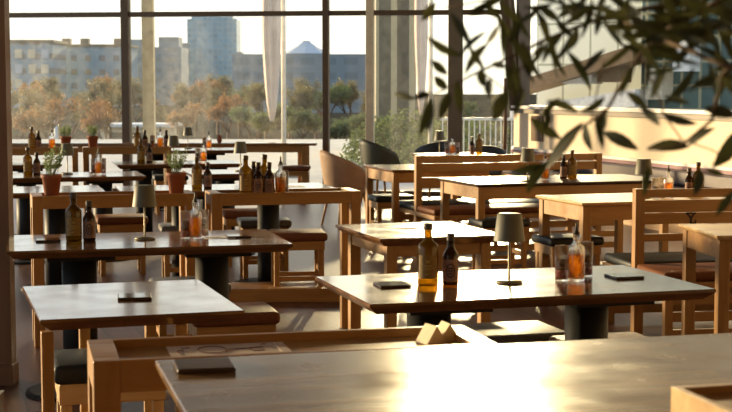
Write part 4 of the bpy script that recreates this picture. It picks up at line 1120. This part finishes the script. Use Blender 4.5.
for pos, c in ((0.04, (0.97, 0.97, 0.88)), (0.10, (0.80, 0.90, 0.98)), (0.25, (0.62, 0.75, 0.92))):
    n_ = e.new(pos); n_.color = rgba(c)
nt.links.new(sp.outputs['Z'], rp.inputs['Fac'])
# aureole round the sun
sv = (math.sin(SUN_AZ) * math.cos(SUN_EL), math.cos(SUN_AZ) * math.cos(SUN_EL), math.sin(SUN_EL))
dt = nt.nodes.new('ShaderNodeVectorMath'); dt.operation = 'DOT_PRODUCT'; dt.inputs[1].default_value = sv
nm = nt.nodes.new('ShaderNodeVectorMath'); nm.operation = 'NORMALIZE'
nt.links.new(tc.outputs['Generated'], nm.inputs[0]); nt.links.new(nm.outputs['Vector'], dt.inputs[0])
ac = nt.nodes.new('ShaderNodeMath'); ac.operation = 'ARCCOSINE'; nt.links.new(dt.outputs['Value'], ac.inputs[0])
g1 = nt.nodes.new('ShaderNodeMath'); g1.operation = 'MULTIPLY'; g1.inputs[1].default_value = -1 / 0.055
nt.links.new(ac.outputs['Value'], g1.inputs[0])
g2 = nt.nodes.new('ShaderNodeMath'); g2.operation = 'EXPONENT'; nt.links.new(g1.outputs['Value'], g2.inputs[0])
g3 = nt.nodes.new('ShaderNodeMath'); g3.operation = 'MULTIPLY'; g3.inputs[1].default_value = 4.0; nt.links.new(g2.outputs['Value'], g3.inputs[0])
h1_ = nt.nodes.new('ShaderNodeMath'); h1_.operation = 'MULTIPLY'; h1_.inputs[1].default_value = -1 / 0.22
nt.links.new(ac.outputs['Value'], h1_.inputs[0])
h2_ = nt.nodes.new('ShaderNodeMath'); h2_.operation = 'EXPONENT'; nt.links.new(h1_.outputs['Value'], h2_.inputs[0])
h3_ = nt.nodes.new('ShaderNodeMath'); h3_.operation = 'MULTIPLY_ADD'; h3_.inputs[1].default_value = 0.9; nt.links.new(h2_.outputs['Value'], h3_.inputs[0]); nt.links.new(g3.outputs['Value'], h3_.inputs[2])
g3 = h3_
mxg = nt.nodes.new('ShaderNodeMix'); mxg.data_type = 'RGBA'; mxg.blend_type = 'MULTIPLY'; mxg.inputs[0].default_value = 1.0
mxg.inputs[6].default_value = (1.0, 0.76, 0.38, 1); nt.links.new(g3.outputs['Value'], mxg.inputs[7])
ad = nt.nodes.new('ShaderNodeMix'); ad.data_type = 'RGBA'; ad.blend_type = 'ADD'; ad.inputs[0].default_value = 1.0
ad.clamp_result = False
nt.links.new(rp.outputs['Color'], ad.inputs[6]); nt.links.new(mxg.outputs[2], ad.inputs[7])
nt.links.new(ad.outputs[2], bg.inputs['Color']); bg.inputs['Strength'].default_value = 1.0
nt.links.new(bg.outputs['Background'], wo.inputs['Surface'])

SC.view_settings.view_transform = 'Standard'
SC.view_settings.look = 'None'
SC.view_settings.gamma = 1.0
SC.view_settings.use_curve_mapping = False
SC.view_settings.exposure = 0.42
try:
    SC.cycles.max_bounces = 10; SC.cycles.transparent_max_bounces = 24; SC.cycles.sample_clamp_indirect = 6.0
    SC.cycles.use_denoising = True
except Exception: pass
